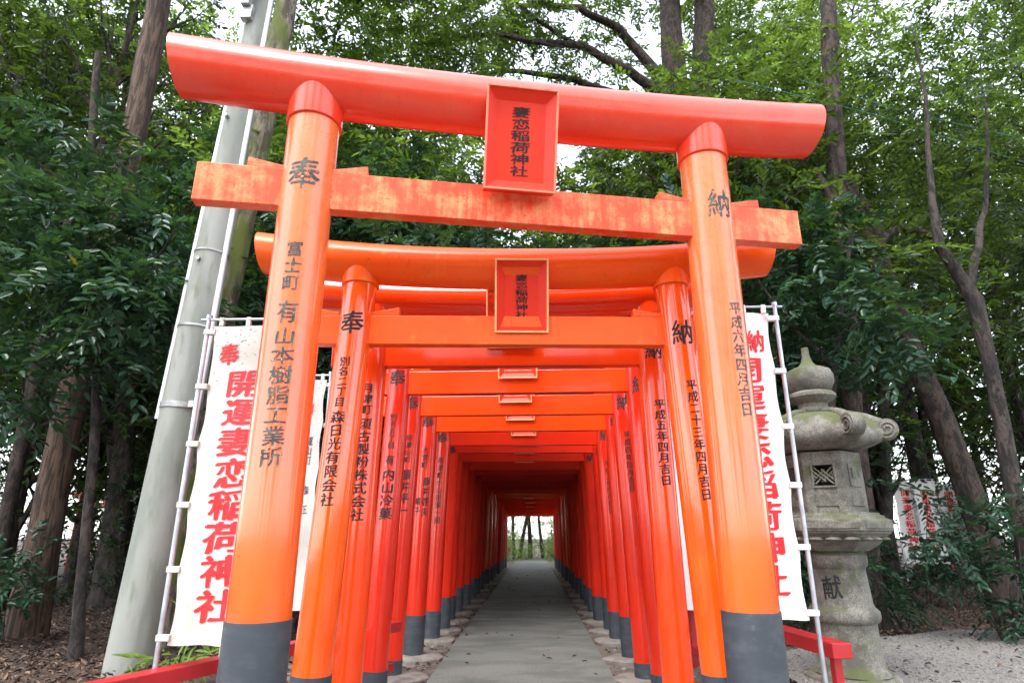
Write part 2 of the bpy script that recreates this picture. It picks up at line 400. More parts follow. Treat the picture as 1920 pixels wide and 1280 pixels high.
struct(mb.build('path', MT['path'], smooth=False, bevel=.004))

# loose pebbles and litter -------------------------------------------------
def fast_mesh(name, V, F, var=None):
    me = bpy.data.meshes.new(name); nv, nf, k = len(V), len(F), F.shape[1]
    me.vertices.add(nv); me.vertices.foreach_set('co', np.ascontiguousarray(V, dtype=np.float32).ravel())
    me.loops.add(nf*k); me.loops.foreach_set('vertex_index', np.ascontiguousarray(F, dtype=np.int32).ravel())
    me.polygons.add(nf); me.polygons.foreach_set('loop_start', np.arange(0, nf*k, k, dtype=np.int32))
    if var is not None:
        a = me.attributes.new('var', 'FLOAT', 'FACE'); a.data.foreach_set('value', np.ascontiguousarray(var, dtype=np.float32))
    me.update(calc_edges=True); me.validate(); return me
def inside(poly, P):
    x, y = P[:, 0], P[:, 1]; c = np.zeros(len(P), bool); n = len(poly)
    for i in range(n):
        (x1, y1), (x2, y2) = poly[i], poly[i-1]
        k = ((y1 > y) != (y2 > y)) & (x < (x2-x1)*(y-y1)/((y2-y1) or 1e-9)+x1); c ^= k
    return c
OCT = np.array([(1, 0, 0), (0, 1, 0), (-1, 0, 0), (0, -1, 0), (0, 0, 1), (0, 0, -1)], float)
OCF = np.array([(0, 1, 4), (1, 2, 4), (2, 3, 4), (3, 0, 4), (1, 0, 5), (2, 1, 5), (3, 2, 5), (0, 3, 5)])
def pebbles(name, P, size, m, label, cat):
    n = len(P); V = OCT[None]*size[:, None, None]*RNG.uniform(.6, 1.2, (n, 1, 3)); V[:, :, 2] *= .6
    a = RNG.uniform(0, 6.28, n); c, s = np.cos(a), np.sin(a)
    X = V[:, :, 0]*c[:, None]-V[:, :, 1]*s[:, None]; Y = V[:, :, 0]*s[:, None]+V[:, :, 1]*c[:, None]
    V = np.stack([X, Y, V[:, :, 2]], 2)+P[:, None, :]
    F = (OCF[None]+(np.arange(n)*6)[:, None, None]).reshape(-1, 3)
    me = fast_mesh(name, V.reshape(-1, 3), F, np.repeat(RNG.uniform(0, 1, n), 8)); me.shade_smooth()
    return stuff(link(name, me, m), label, cat)
P = np.column_stack([RNG.uniform(1.9, 8.5, 26000), 9.0-7.0*RNG.uniform(0, 1, 26000)**1.0, np.full(26000, .088)])
P = P[inside(GR, P)]
pebbles('pebble_layer', P, RNG.uniform(.006, .016, len(P)), MT['pebble'], 'loose pale pebbles covering the gravel yard at the right', 'gravel')
P = np.column_stack([RNG.uniform(-7, -2.6, 7000), RNG.uniform(3.5, 6.5, 7000), np.full(7000, .088)]); P = P[inside(GL, P)]
pebbles('pebble_scatter', P, RNG.uniform(.006, .018, len(P)), MT['pebble'], 'loose pale pebbles at the foot of the concrete pole', 'gravel')
P = np.concatenate([np.column_stack([RNG.uniform(-2.2, -.92, 2600), RNG.uniform(4, 26, 2600), np.full(2600, .004)]),
                    np.column_stack([RNG.uniform(.70, 2.1, 2600), RNG.uniform(4, 26, 2600), np.full(2600, .004)])])
pebbles('rubble', P, RNG.uniform(.008, .045, len(P))*RNG.uniform(.3, 1, len(P)), MT['pebble'], 'stone chips and rubble in the earth along both edges of the path', 'rubble')

def leaf_arrays(P, D, Nn, Ln, Wd, fold=.18, droop=.15):
    D = D/np.linalg.norm(D, axis=1, keepdims=True); S = np.cross(D, Nn); S /= np.linalg.norm(S, axis=1, keepdims=True)+1e-9
    U = np.cross(S, D); Ln = Ln[:, None]; Wd = Wd[:, None]
    V = np.stack([P, P+D*Ln*.28+S*Wd*.46+U*Wd*fold, P+D*Ln*.68+S*Wd*.40+U*(Wd*fold-Ln*droop*.3), P+D*Ln-U*Ln*droop,
                  P+D*Ln*.68-S*Wd*.40+U*(Wd*fold-Ln*droop*.3), P+D*Ln*.28-S*Wd*.46+U*Wd*fold], 1)
    n = len(P); b = (np.arange(n)*6)[:, None]
    F = np.concatenate([b+np.array([[0, 1, 2, 3]]), b+np.array([[0, 3, 4, 5]])], 1).reshape(-1, 4)
    return V.reshape(-1, 3), F
def unit(n):
    v = RNG.normal(size=(n, 3)); return v/np.linalg.norm(v, axis=1, keepdims=True)
n = 46000
P = np.column_stack([np.where(RNG.random(n) < .55, RNG.uniform(-13, -2.3, n), RNG.uniform(2.2, 13, n)), 4.5+11*RNG.random(n)**1.2, np.zeros(n)])
k = ~(inside(GR, P) & (RNG.random(n) > .10)) & ~(inside(GL, P) & (RNG.random(n) > .2)); P = P[k]; n = len(P)
P[:, 2] = [max(.012, hump(x, y)+.012)+(.08 if (x > 2 and y < 8.3 and abs(x) < 9) or (x < -2.6 and y < 6.2) else 0) for x, y in P[:, :2]]
P[:, 2] += RNG.uniform(0, .03, n)
D = unit(n); D[:, 2] *= .25; NN = np.column_stack([RNG.normal(0, .4, n), RNG.normal(0, .4, n), np.ones(n)])
V, F = leaf_arrays(P, D, NN, RNG.uniform(.035, .075, n), RNG.uniform(.014, .032, n), .25, .2)
stuff(link('leaf_litter', fast_mesh('leaf_litter', V, F, np.repeat(RNG.random(n)**1.8, 2)), MT['dry_leaf']), 'brown fallen leaves covering the forest floor on both sides', 'leaf litter')
n = 900
P = np.concatenate([np.column_stack([RNG.uniform(-.88, .66, 70), RNG.uniform(4.5, 24, 70), np.full(70, .043)]), np.column_stack([RNG.uniform(-2.3, -.85, n), RNG.uniform(4, 24, n), np.full(n, .012)]), np.column_stack([RNG.uniform(.65, 2.2, n), RNG.uniform(4, 24, n), np.full(n, .012)])])
n = len(P); D = unit(n); D[:, 2] *= .2; NN = np.column_stack([RNG.normal(0, .4, n), RNG.normal(0, .4, n), np.ones(n)])
V, F = leaf_arrays(P, D, NN, RNG.uniform(.04, .08, n), RNG.uniform(.015, .035, n), .25, .2)
stuff(link('leaf_scatter', fast_mesh('leaf_scatter', V, F, np.repeat(RNG.random(n), 2)), MT['dry_leaf']), 'dry leaves strewn over the earth strips beside the path', 'leaf litter')

# ------------------------------------------------------------------ torii gates
ORD = ['frontmost', 'second', 'third', 'fourth', 'fifth', 'sixth', 'seventh', 'eighth', 'ninth', 'tenth', 'eleventh', 'twelfth', 'thirteenth',
       'fourteenth', 'fifteenth', 'sixteenth', 'seventeenth', 'eighteenth', 'nineteenth', 'twentieth', 'twenty-first', 'twenty-second', 'last']
def gate(label, loc, rz, w, hn, nh, hc, rp, rk, rise, ext, next_, band, batter, mp, mk, mn, mpl, plq=None, texts=((), ()), kz=None, pdx=0.0, rim='rim', ink='ink', heavy=1.0, group='vermilion gates lined up along the path', detail=True, sleeve=True, foot=True, ptext=True):
    root = thing('torii_gate', label, 'torii gate', loc, rz, group)
    seg = 40 if detail else 20
    for si, s in enumerate((-1, 1)):
        def ax(z, s=s): return s*(w-batter*z/hc)
        mb = MB(); mb.tube([(ax(band-.03), 0, band-.03)]+[(ax(z), 0, z) for z in np.linspace(band, hc+.01, 6)], rp, seg, False)
        p = mb.build('pillar', mp, root)
        mb = MB(); mb.tube([(ax(-.12), 0, -.12), (ax(band), 0, band)], rp+.004, seg); mb.build('base_sleeve', MT['sleeve'], p)
        mb = MB(); rc = rp+.013
        mb.tube([(ax(hc), 0, hc), (ax(hc), 0, hc+.004), (ax(hc), 0, (kz or hc+rk*.98))], [rc-.004, rc, rc], seg); mb.build('collar', mk, p)
        if texts[si]:
            def wrap(u, z, q, s=s):
                a = u/rp; r = rp+.0012+.0003*q; return (ax(z, s)+math.sin(a)*r, -math.cos(a)*r, z)
            lettering(p, texts[si], wrap, MT[ink], heavy)
    # curved upper lintel
    zc = kz or hc+rk*.98; Lk = w-batter+ext; nst = 29 if detail else 13; vs = []
    for i in range(nst):
        t = -1+2*i/(nst-1)
        for k in range(seg):
            a = 2*math.pi*k/seg; yy, zz = math.cos(a)*rk, math.sin(a)*rk
            x = t*(Lk+.16*zz); vs.append((x, yy, zc+rise*abs(x/Lk)**2.2+zz))
    fs = [(i*seg+k, i*seg+(k+1) % seg, (i+1)*seg+(k+1) % seg, (i+1)*seg+k) for i in range(nst-1) for k in range(seg)]
    fs += [tuple(range(seg)), tuple((nst-1)*seg+k for k in range(seg))]
    mb = MB(); mb.add(vs, fs); mb.build('top_lintel', mk, root)
    wt = w-batter*hn/hc
    mb = MB(); mb.box((0, 0, hn+nh/2), (2*(wt+next_), .075, nh)); mb.build('tie_beam', mn, root, False, .004)
    for s in (-1, 1):
        for q in (-1, 1):
            a, b_ = s*wt+q*(rp-.01), s*wt+q*(rp+.17); z0 = hn+nh+.001
            mb = MB(); mb.prism([(a, z0), (b_, z0), (b_, z0+.052), (a, z0+.018)], -.034, .034); mb.build('wedge', mn, root, False, .003)
    if plq:
        zb, zt, yb, yt, pw = plq
        hh = math.hypot(zt-zb, yt-yb); tilt = math.atan2(-(yt-yb), zt-zb)
        M = Matrix.Translation((pdx, (yb+yt)/2, (zb+zt)/2)) @ Matrix.Rotation(tilt, 4, 'X')
        X, Z, bx, dp = pw/2, hh/2, .055, .042
        def T(x, y, z): return tuple(M @ Vector((x, y, z)))
        mb = MB()
        O = [(-X, -Z), (X, -Z), (X, Z), (-X, Z)]; I = [(-X+bx, -Z+bx*1.05), (X-bx, -Z+bx*1.05), (X-bx, Z-bx*1.05), (-X+bx, Z-bx*1.05)]
        vs = [T(x, 0, z) for x, z in O]+[T(x, dp, z) for x, z in I]+[T(x, dp+.03, z) for x, z in O]
        fs = [(i, (i+1) % 4, 4+(i+1) % 4, 4+i) for i in range(4)]+[(4, 5, 6, 7)]+[(8+i, 8+(i+1) % 4, (i+1) % 4, i) for i in range(4)]+[(11, 10, 9, 8)]
        mb.add(vs, fs); pl = mb.build('name_plaque', mpl, root, False)
        mb = MB(); e = .011
        for (x0, z0), (x1, z1) in zip(O, O[1:]+O[:1]):
            hx, hz = abs(x1-x0)/2, abs(z1-z0)/2
            sz = (2*hx+e, .012, e) if hx > hz else (e, .012, 2*hz-e)
            mb.box(M @ Vector(((x0+x1)/2, -.003, (z0+z1)/2)), sz, M.to_3x3())
        mb.build('plaque_rim', MT[rim], pl, False, .002)
        if ptext:
            lettering(pl, [('妻恋稲荷神社', 0, Z-bx*1.5, -Z+bx*1.5, (pw-.11)*.40)], lambda u, v, q: T(u, dp-.002-.0004*q, v), MT['ink'], .85, 'plaque_lettering')
    return root

def zs(px, D, lst):
    """(text, px, y_top, y_bottom, width): photograph rows -> heights on the pillar front at depth D"""
    return [(t, u, at(px, a, D).z, at(px, b, D).z, wd) for t, px, a, b, wd, u in lst]

# frontmost gate, turned a little to the right
xl, yl, xr, yr = -1.155, 2.79, 1.02, 3.20
T1 = (zs(0, 2.62, [('奉', 572, 284, 348, .165, 0), ('富士町', 550, 443, 538, .085, 0), ('有', 536, 551, 604, .095, 0), ('山本樹脂工業所', 520, 606, 874, .105, 0)]),
      zs(0, 3.07, [('納', 1343, 352, 408, .15, 0.01), ('平成六年四月吉日', 1375, 563, 780, .075, .028)]))
gate('frontmost gate, sun-bleached orange pillars and a chalky red lintel, black sleeve bases', ((xl+xr)/2, (yl+yr)/2, 0), math.atan2(yr-yl, xr-xl), math.hypot(xr-xl, yr-yl)/2,
     2.765, .215, 3.268, .131, .163, .06, .735, .54, .84, .0, MT['gate1_pillar'], MT['gate1_beam'], MT['gate1_tie'], MT['plaque'],
     (2.905, 3.435, -.135, -.275, .375), T1, 3.508, -.012, 'rim_red', 'ink_worn', .8)
# second
T2 = (zs(0, 3.40, [('奉', 675, 580, 627, .145, 0), ('别名二丁目'.replace('别', '別'), 652, 667, 762, .062, -.01), ('森日光有限会社', 637, 768, 949, .082, -.01)]),
      zs(0, 3.50, [('納', 1283, 598, 647, .140, .008), ('平成二十三年四月吉日', 1300, 710, 938, .066, .016)]))
xl, yl, xr, yr = -1.165, 3.50, .985, 3.60
gate('second gate, glossy bright orange with crisp black lettering', ((xl+xr)/2, (yl+yr)/2, 0), math.atan2(yr-yl, xr-xl), math.hypot(xr-xl, yr-yl)/2,
     2.26, .18, 2.637, .100, .128, .10, .63, .3, .50, .115, MT['gate2'], MT['gate_beam2'], MT['gate_beam2'], MT['plaque'],
     (2.335, 2.755, -.052, -.16, .31), T2, None, .03, 'rim', 'ink', .9)
ROWS = [  # depth, half width, nuki bottom, pillar radius, paint key, sleeve height
    (4.02, .97, 2.26, .09, 'gate_orange', .15, .04), (4.95, 1.05, 2.285, .095, 'gate_red', .25, .08), (5.9, 1.10, 2.285, .096, 'gate_red', .16, .10), (6.85, 1.10, 2.285, .10, 'gate_red', .41, .08),
    (7.95, 1.10, 2.285, .10, 'gate_red', .34, .08), (8.75, 1.10, 2.29, .10, 'gate_red', .42, .08), (9.7, 1.10, 2.28, .10, 'gate_red', .36, .08), (10.7, 1.10, 2.26, .10, 'gate_red', .40, .08),
    (11.7, 1.10, 2.27, .10, 'gate_red', .38, .08), (12.8, 1.10, 2.26, .10, 'gate_red', .42, .08), (13.9, 1.10, 2.25, .10, 'gate_red', .36, .08), (15.1, 1.10, 2.24, .10, 'gate_red', .42, .08),
    (16.8, 1.10, 2.24, .10, 'gate_orange', .4, .08), (18.6, 1.10, 2.25, .10, 'gate_orange', .38, .08), (20.2, 1.10, 2.21, .10, 'gate_red', .40, .08), (22.0, 1.10, 2.16, .10, 'gate_red', .38, .08), (23.6, 1.10, 2.1, .10, 'gate_red', .38, .08), (25.0, 1.08, 2.03, .10, 'gate_red', .38, .08), (26.4, 1.06, 1.97, .10, 'gate_orange', .4, .05)]
TX = {
 0: ([('奉', 705, 628, 655, .13, 0), ('月津町', 693, 718, 778, .075, .0), ('須古製粉株式会社', 680, 783, 977, .09, .0)], [('納', 1225, 640, 672, .13, .01), ('平成五年四月吉日', 1245, 746, 910, .075, .015)]),
 1: ([('奉', 748, 690, 724, .14, 0), ('別名五丁目', 738, 773, 840, .06, 0), ('有', 730, 846, 876, .07, 0), ('内山冷菓', 722, 877, 974, .11, 0)], [('納', 1196, 704, 740, .14, .01)]),
 2: ([('奉', 775, 740, 770, .14, 0), ('阿津山町', 765, 813, 867, .06, .01), ('藤井平一', 760, 878, 967, .09, .01)], [('納', 1166, 738, 770, .14, .01), ('平成四年四月吉日', 1182, 808, 922, .065, .015)]),
 3: ([('奉', 805, 777, 803, .14, 0), ('大宮町', 803, 836, 877, .07, 0), ('藤井啓夫', 806, 892, 968, .075, .035), ('晴子', 790, 930, 966, .07, -.05)], [('納', 1150, 780, 800, .12, .01)]),
 4: ([('奉', 831, 810, 832, .14, 0), ('阿津町小山田家一同', 826, 856, 982, .07, 0)], [('納', 1133, 804, 826, .13, 0), ('平成三年四月吉日', 1145, 862, 962, .065, .01)]),
 5: ([('奉', 846, 836, 852, .13, 0)], [('納', 1118, 834, 852, .13, 0)]), 6: ([('奉', 868, 852, 868, .13, 0)], [('納', 1098, 850, 866, .13, 0)]),
 9: ([('奉', 898, 886, 902, .13, 0)], [('納', 1086, 888, 903, .13, 0)])}
for i, (D, hw, hn, rp, pk, bnd, bat) in enumerate(ROWS):
    tx = TX.get(i, ((), ())); tx = (zs(0, D-rp, tx[0]), zs(0, D-rp, tx[1]))
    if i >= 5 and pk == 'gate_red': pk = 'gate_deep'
    jit = random.uniform(-.03, .03); hc = hn+.37+random.uniform(-.03, .03)
    r = random.uniform(-.03, .03)
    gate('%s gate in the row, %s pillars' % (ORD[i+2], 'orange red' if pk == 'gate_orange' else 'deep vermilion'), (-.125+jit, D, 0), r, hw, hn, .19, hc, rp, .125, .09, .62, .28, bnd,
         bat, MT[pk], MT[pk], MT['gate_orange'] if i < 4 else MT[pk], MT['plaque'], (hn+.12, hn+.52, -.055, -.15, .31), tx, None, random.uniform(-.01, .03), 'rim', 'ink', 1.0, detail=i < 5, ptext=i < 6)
# flat stones under the pillars
k = 0
for i, (D, hw, hn, rp, pk, bnd, bat) in enumerate([(3.55, 1.07, 0, .10, '', 0, 0)]+ROWS[:13]):
    for s in (-1, 1):
        mb = MB(); n = 11; c = (-.125+s*(hw+.02)-s*.06, D-.05); rr = random.Random(i*7+s)
        ring = [(c[0]+math.cos(2*math.pi*q/n)*rr.uniform(.20, .30), c[1]+math.sin(2*math.pi*q/n)*rr.uniform(.20, .30)) for q in range(n)]
        vs = [(x, y, -.05) for x, y in ring]+[(x, y, .03) for x, y in ring]+[(c[0]+(x-c[0])*.88, c[1]+(y-c[1])*.88, .045+rr.uniform(-.006, .006)) for x, y in ring]
        fs = [(q, (q+1) % n, n+(q+1) % n, n+q) for q in range(n)]+[(n+q, n+(q+1) % n, 2*n+(q+1) % n, 2*n+q) for q in range(n)]+[tuple(range(2*n, 3*n))]
        mb.add(vs, fs); o = mb.build('footing_stone', MT['stone_flat'], None, True, 0, 30)
        tag(o, 'flat footing stone under the %s pillar of the %s gate' % ('left' if s < 0 else 'right', ORD[i+1]), 'stone', 'footing stones under the gate pillars')

# ------------------------------------------------------------------ banners and their red rails
def cloth(mbx, x0, x1, z0, z1, y, wave, seed, nx=18, nz=60, pull=0.0, tie=1):
    vs = []
    for j in range(nz):
        for i in range(nx):
            u, v = i/(nx-1), j/(nz-1)
            dy = wave*(math.sin(u*5+v*2.2+seed)*.5+mnoise.noise(Vector((u*2+seed, v*3, 0)))*.8)
            dy += wave*.35*mnoise.noise(Vector((u*7+v*9+seed, v*5, 3)))
            e = .016*abs(math.sin(5*math.pi*v)); edge = e*(1-u)**6*(1 if tie > 0 else 0) - e*u**6*(1 if tie < 0 else 0)
            vs.append((x0+(x1-x0)*u+pull*(1-v)*u*.06+edge, y+dy, z0+(z1-z0)*v+.012*mnoise.noise(Vector((u*3, v*9, seed)))))
    n0 = len(vs)
    vs += [(x, yy+.0015, z) for x, yy, z in vs]
    fs = [(j*nx+i, j*nx+i+1, (j+1)*nx+i+1, (j+1)*nx+i) for j in range(nz-1) for i in range(nx-1)]
    fs += [tuple(n0+q for q in reversed(f)) for f in fs]
    mbx.add(vs, fs)
    def surf(x, z, q):
        u, v = (x-x0)/(x1-x0), (z-z0)/(z1-z0)
        dy = wave*(math.sin(u*5+v*2.2+seed)*.5+mnoise.noise(Vector((u*2+seed, v*3, 0)))*.8)
        dy += wave*.35*mnoise.noise(Vector((u*7+v*9+seed, v*5, 3)))
        return (x+pull*(1-v)*u*.06, y+dy-.0032-.0004*q, z)
    return surf
def banner(label, x_pole, side, D, z0, z1, cm, lines, wave=.02, seed=0.0, wid=.58, extra=None, group='votive banners standing along the gates'):
    """x_pole: pole position; side = +1: the cloth hangs to the right of it"""
    root = thing('votive_banner', label, 'banner', (x_pole, D, 0), 0, group)
    mb = MB(); mb.tube([(0, 0, 0), (0, 0, z1+.055)], .0135, 14); mb.tube([(0, 0, z1+.05), (0, 0, z1+.075)], .019, 12); mb.build('pole', MT['steel'], root)
    mb = MB(); mb.tube([(-.05*side, 0, z1+.045), (side*(wid+.05), 0, z1+.045)], .0085, 10); mb.build('crossbar', MT['steel'], root)
    a, b_ = (.045, .045+wid) if side > 0 else (-.045-wid, -.02 if wid == .60 else -.045)
    mb = MB(); sf = cloth(mb, a, b_, z0, z1, .0, wave, seed, tie=side); c = mb.build('cloth', cm, root)
    n = 6
    for i in range(n):
        z = z0+.04+(z1-z0-.08)*i/(n-1)
        mb = MB(); mb.box((side*.022, -.001, z), (.075, .034, .034)); mb.build('loop', cm, c, False, .004)
    for i in range(4):
        x = a+(b_-a)*(i+.25)/3.5; mb = MB(); mb.box((x, 0, z1+.028), (.03, .024, .06)); mb.build('loop', cm, c, False, .004)
    if lines: lettering(c, lines, sf, MT['ink_red'], 1.5, 'lettering')
    if extra: lettering(c, extra, sf, MT['ink_blue'], .8, 'small_lettering')
    return root
D = 3.65
bz = lambda px, py, D=3.65: at(px, py, D).z
cx = at(452, 735, D).x-at(385, 900, D).x-.0
x0 = at(386, 640, D).x
banner('white banner spotted with mildew, whole red lettering, left of the frontmost gate', x0, 1, D, at(315, 1210, D).z, at(400, 612, D).z, MT['cloth_dirty'],
       [('奉', at(432, 665, D).x-x0, bz(430, 645), bz(430, 687), .125), ('開運妻恋稲荷神社', at(452, 740, D).x-x0+.02, bz(450, 692), bz(400, 1168), .25)], .028, 1.3, .60)
x0 = -1.69
banner('crumpled white banner with small black writing, seen between the first two left pillars', x0, -1, 5.0, .64, 2.42, MT['cloth_dirty'],
       [('納', -.16, 2.25, 2.12, .11), ('開運妻恋稲荷神社', -.30, 2.10, .78, .22)], .05, 4.0, .60, [('蔵山町', -.12, 1.95, 1.72, .06), ('森正', -.12, 1.60, 1.30, .06)])
D = 4.0; x0 = at(1452, 575, D).x
zt, zb = at(1430, 587, D).z, at(1520, 1162, D).z
banner('clean white banner with red lettering, its right half showing beside the stone lantern', x0, -1, D, zb, zt, MT['cloth_clean'],
       [('納', at(1416, 640, D).x-x0, at(1416, 618, D).z, at(1416, 662, D).z, .13), ('開運妻恋稲荷神社', at(1485, 1100, D).x-x0-.135, at(1416, 668, D).z, at(1480, 1120, D).z, .25)], .020, .4, .47)
banner('white banner glimpsed between the second and third right pillars', 1.72, -1, 5.3, .62, 2.42, MT['cloth_clean'], [('開運妻恋稲荷神社', -.30, 2.2, .8, .24)], .02, 2.7)
banner('white banner glimpsed between the third and fourth right pillars', 1.74, -1, 6.6, .62, 2.42, MT['cloth_clean'], [('開運妻恋稲荷神社', -.30, 2.2, .8, .24)], .02, 5.2)

def rail(label, pts, z, hgt, wid, legs):
    a, b_ = Vector((*pts[0], 0)), Vector((*pts[1], 0)); d = (b_-a); ln = d.length; rz = math.atan2(d.y, d.x)
    root = thing('banner_rail', label, 'rail', a, rz)
    mb = MB(); mb.box((ln/2, 0, z-hgt/2), (ln, wid, hgt)); mb.build('top_bar', MT['red_rail'], root, False, .006)
    mb = MB(); mb.box((ln/2+.1, 0, .16), (ln-.3, wid*.6, .06)); mb.build('lower_bar', MT['red_rail'], root, False, .004)
    for t in legs:
        mb = MB(); mb.box((t, .0, (z-hgt)/2-.001), (.05, .05, z-hgt)); mb.build('leg', MT['red_rail'], root, False, .004)
    return root, ln
p0, p1 = gnd(150, 1284, .5), gnd(420, 1229, .5)
d = (p1-p0).normalized(); p1 = p0+d*2.6
rl, ln = rail('long red banner rail on the left, beneath the mildewed banner', ((p0.x, p0.y), (p1.x, p1.y)), .5, .075, .11, (.08, 1.3, 2.4))
mb = MB(); mb.tube([(.82, 0, .5), (.82, 0, .56)], .02, 12); mb.build('pole_socket', MT['pvc'], rl)
q0, q1 = gnd(1578, 1205, .58), gnd(1474, 1176, .58); d = (q1-q0).normalized(); q1 = q0+d*2.6
rail('short red banner rail with a chipped end, in front of the stone lantern', ((q0.x, q0.y), (q1.x, q1.y)), .58, .085, .12, (.09, 1.4, 2.5))

# ------------------------------------------------------------------ concrete utility pole
b0 = gnd(238, 1274); PD = b0.y; tp = at(483, 50, PD); ax_d = (tp-b0)
pl = thing('utility_pole', 'weathered concrete utility pole leaning slightly, with steel bands and white conduits', 'utility pole', b0)
top = ax_d*1.25
def paxis(t): return ax_d*t
mb = MB(); mb.tube([paxis(t) for t in (-.02, .1, .3, .5, .7, .9, 1.25)], [.205, .196, .181, .168, .152, .136, .115], 40); mb.build('shaft', MT['concrete'], pl)
def prad(t): return .203-.075*t
tv = Vector((-.35, -.94, 0)).normalized()
def ring_at(py):
    for t in np.linspace(0, 1.2, 400):
        if at(0, py, PD).z <= ax_d.z*t: return t
for py, hh in ((205, .02), (487, .02), (622, .02), (768, .05), (772, .015)):
    t = ring_at(py); mb = MB(); ud = ax_d.normalized()
    c = paxis(t); mb.tube([c-ud*hh/2, c+ud*hh/2], prad(t)+.012, 40); 
    if hh > .03: mb.box(c+Vector((.17, -.12, 0)), (.05, .06, .06))
    mb.build('steel_band', MT['band_steel'], pl)
for sx, t0, t1 in ((-1, ring_at(790), 1.2), (1, ring_at(830), 1.2)):
    mb = MB(); mb.tube([paxis(t)+Vector((sx*(prad(t)+.004), -.05, 0)) for t in np.linspace(t0, t1, 8)], .026, 14); mb.build('conduit', MT['pvc'], pl)
for bx, by in ((372, 484), (424, 216)):
    q = at(bx, by, PD-.17)-b0; mb = MB(); mb.tube([q+Vector((0, .06, 0)), q+Vector((0, -.02, 0))], .022, 12); mb.build('bolt', MT['band_steel'], pl)
t = ring_at(22); c = paxis(t)+Vector((-.07, -.27, 0)); ud = ax_d.normalized()
zq = ud.rotation_difference(Vector((0, 0, 1))).inverted().to_matrix()
mb = MB(); mb.box(c+ud*.36, (.17, .17, .78), zq); mb.build('lamp_housing', MT['lamp_box'], pl, False, .015)
mb = MB(); mb.box(c-ud*.13+Vector((0, .05, 0)), (.10, .05, .22), zq); mb.box(c-ud*.30+Vector((.01, .12, 0)), (.13, .09, .2), zq); mb.build('lamp_bracket', MT['band_steel'], pl, False, .01)

# ------------------------------------------------------------------ stone lantern
LD = 5.6
def lz(px, py): return at(px, py, LD).z
lx = at(1588, 1120, LD).x-.045
lt = thing('stone_lantern', 'mossy granite lantern with curled roof corners standing on the gravel', 'stone lantern', (lx, LD, 0), math.radians(-24))
S = MT['stone']
zz = {k: lz(1560, k) for k in (652, 690, 735, 742, 762, 775, 850, 962, 968, 1000, 1032, 1050, 1150, 1180, 1250, 1275)}
HR = math.radians(-90-30)                                      # a flat of the hexagon faces the camera
h6 = lambda r: r/math.cos(math.pi/6)
def hexmod(r, z, a):
    q = (a % (math.pi/3))-math.pi/6; return r*1.0/math.cos(q)/1.0, z
mb = MB(); mb.lathe([(.36, -.1), (.36, .10), (.33, .13), (.30, .14)], 6, rot=HR); mb.build('foot', S, lt, False, .015)
zA, zB = .14, zz[1032]
rs = .218
prof = [(.285, .14), (.272, .17), (.252, .19), (.246, .22), (.243, .24)]
zr = zz[1150]
prof += [(.238, .26), (.232, zr-.10), (.235, zr-.06), (.252, zr-.05), (.266, zr-.03), (.27, zr), (.266, zr+.03), (.250, zr+.05), (.236, zr+.06), (.226, zr+.09),
         (.216, (zr+zB)/2), (.21, zB-.14), (.225, zB-.12), (.236, zB-.09), (.236, zB-.03), (.20, zB)]
mb = MB(); mb.lathe(prof, 48); sh = mb.build('shaft', S, lt)
def lw(u, z, q):
    a = u/.22; r = .2235+.0004*q-(z-(zr+zB)/2)*.012
    return (math.sin(a)*r, -math.cos(a)*r, z)
lettering(sh, [('献', -.06, zB-.17, zB-.38, .15)], lw, MT['ink'], .9)
# middle platform
z0, z1 = zz[1032], zz[962]; hgt = z1-z0
mb = MB(); mb.lathe([(h6(.22), z0), (h6(.235), z0+.01), (h6(.30), z0+hgt*.18), (h6(.365), z0+hgt*.42), (h6(.385), z0+hgt*.46), (h6(.385), z0+hgt*.50), (h6(.402), z0+hgt*.52), (h6(.402), z0+hgt*.80), (h6(.385), z0+hgt*.83), (h6(.36), z0+hgt*.86), (h6(.36), z0+hgt*.92), (h6(.33), z0+hgt*.94), (h6(.33), z1)], 6, rot=HR)
pf = mb.build('platform', S, lt, False, .01)
mb = MB()                                                     # carved panels and petals
for k in range(6):
    R_ = Matrix.Rotation(k*math.pi/3, 3, 'Z')
    mb.box(R_ @ Vector((0, -.404, z0+hgt*.66)), (.40, .016, hgt*.16), R_)
    for q in (-1, 0, 1):
        mb.lathe([(.001, -.012), (.055, -.01), (.07, 0), (.05, .016), (.001, .022)], 12, R_ @ Vector((q*.135, -.335, z0+hgt*.31)))
mb.build('carved_panel', S, pf, True, .004)
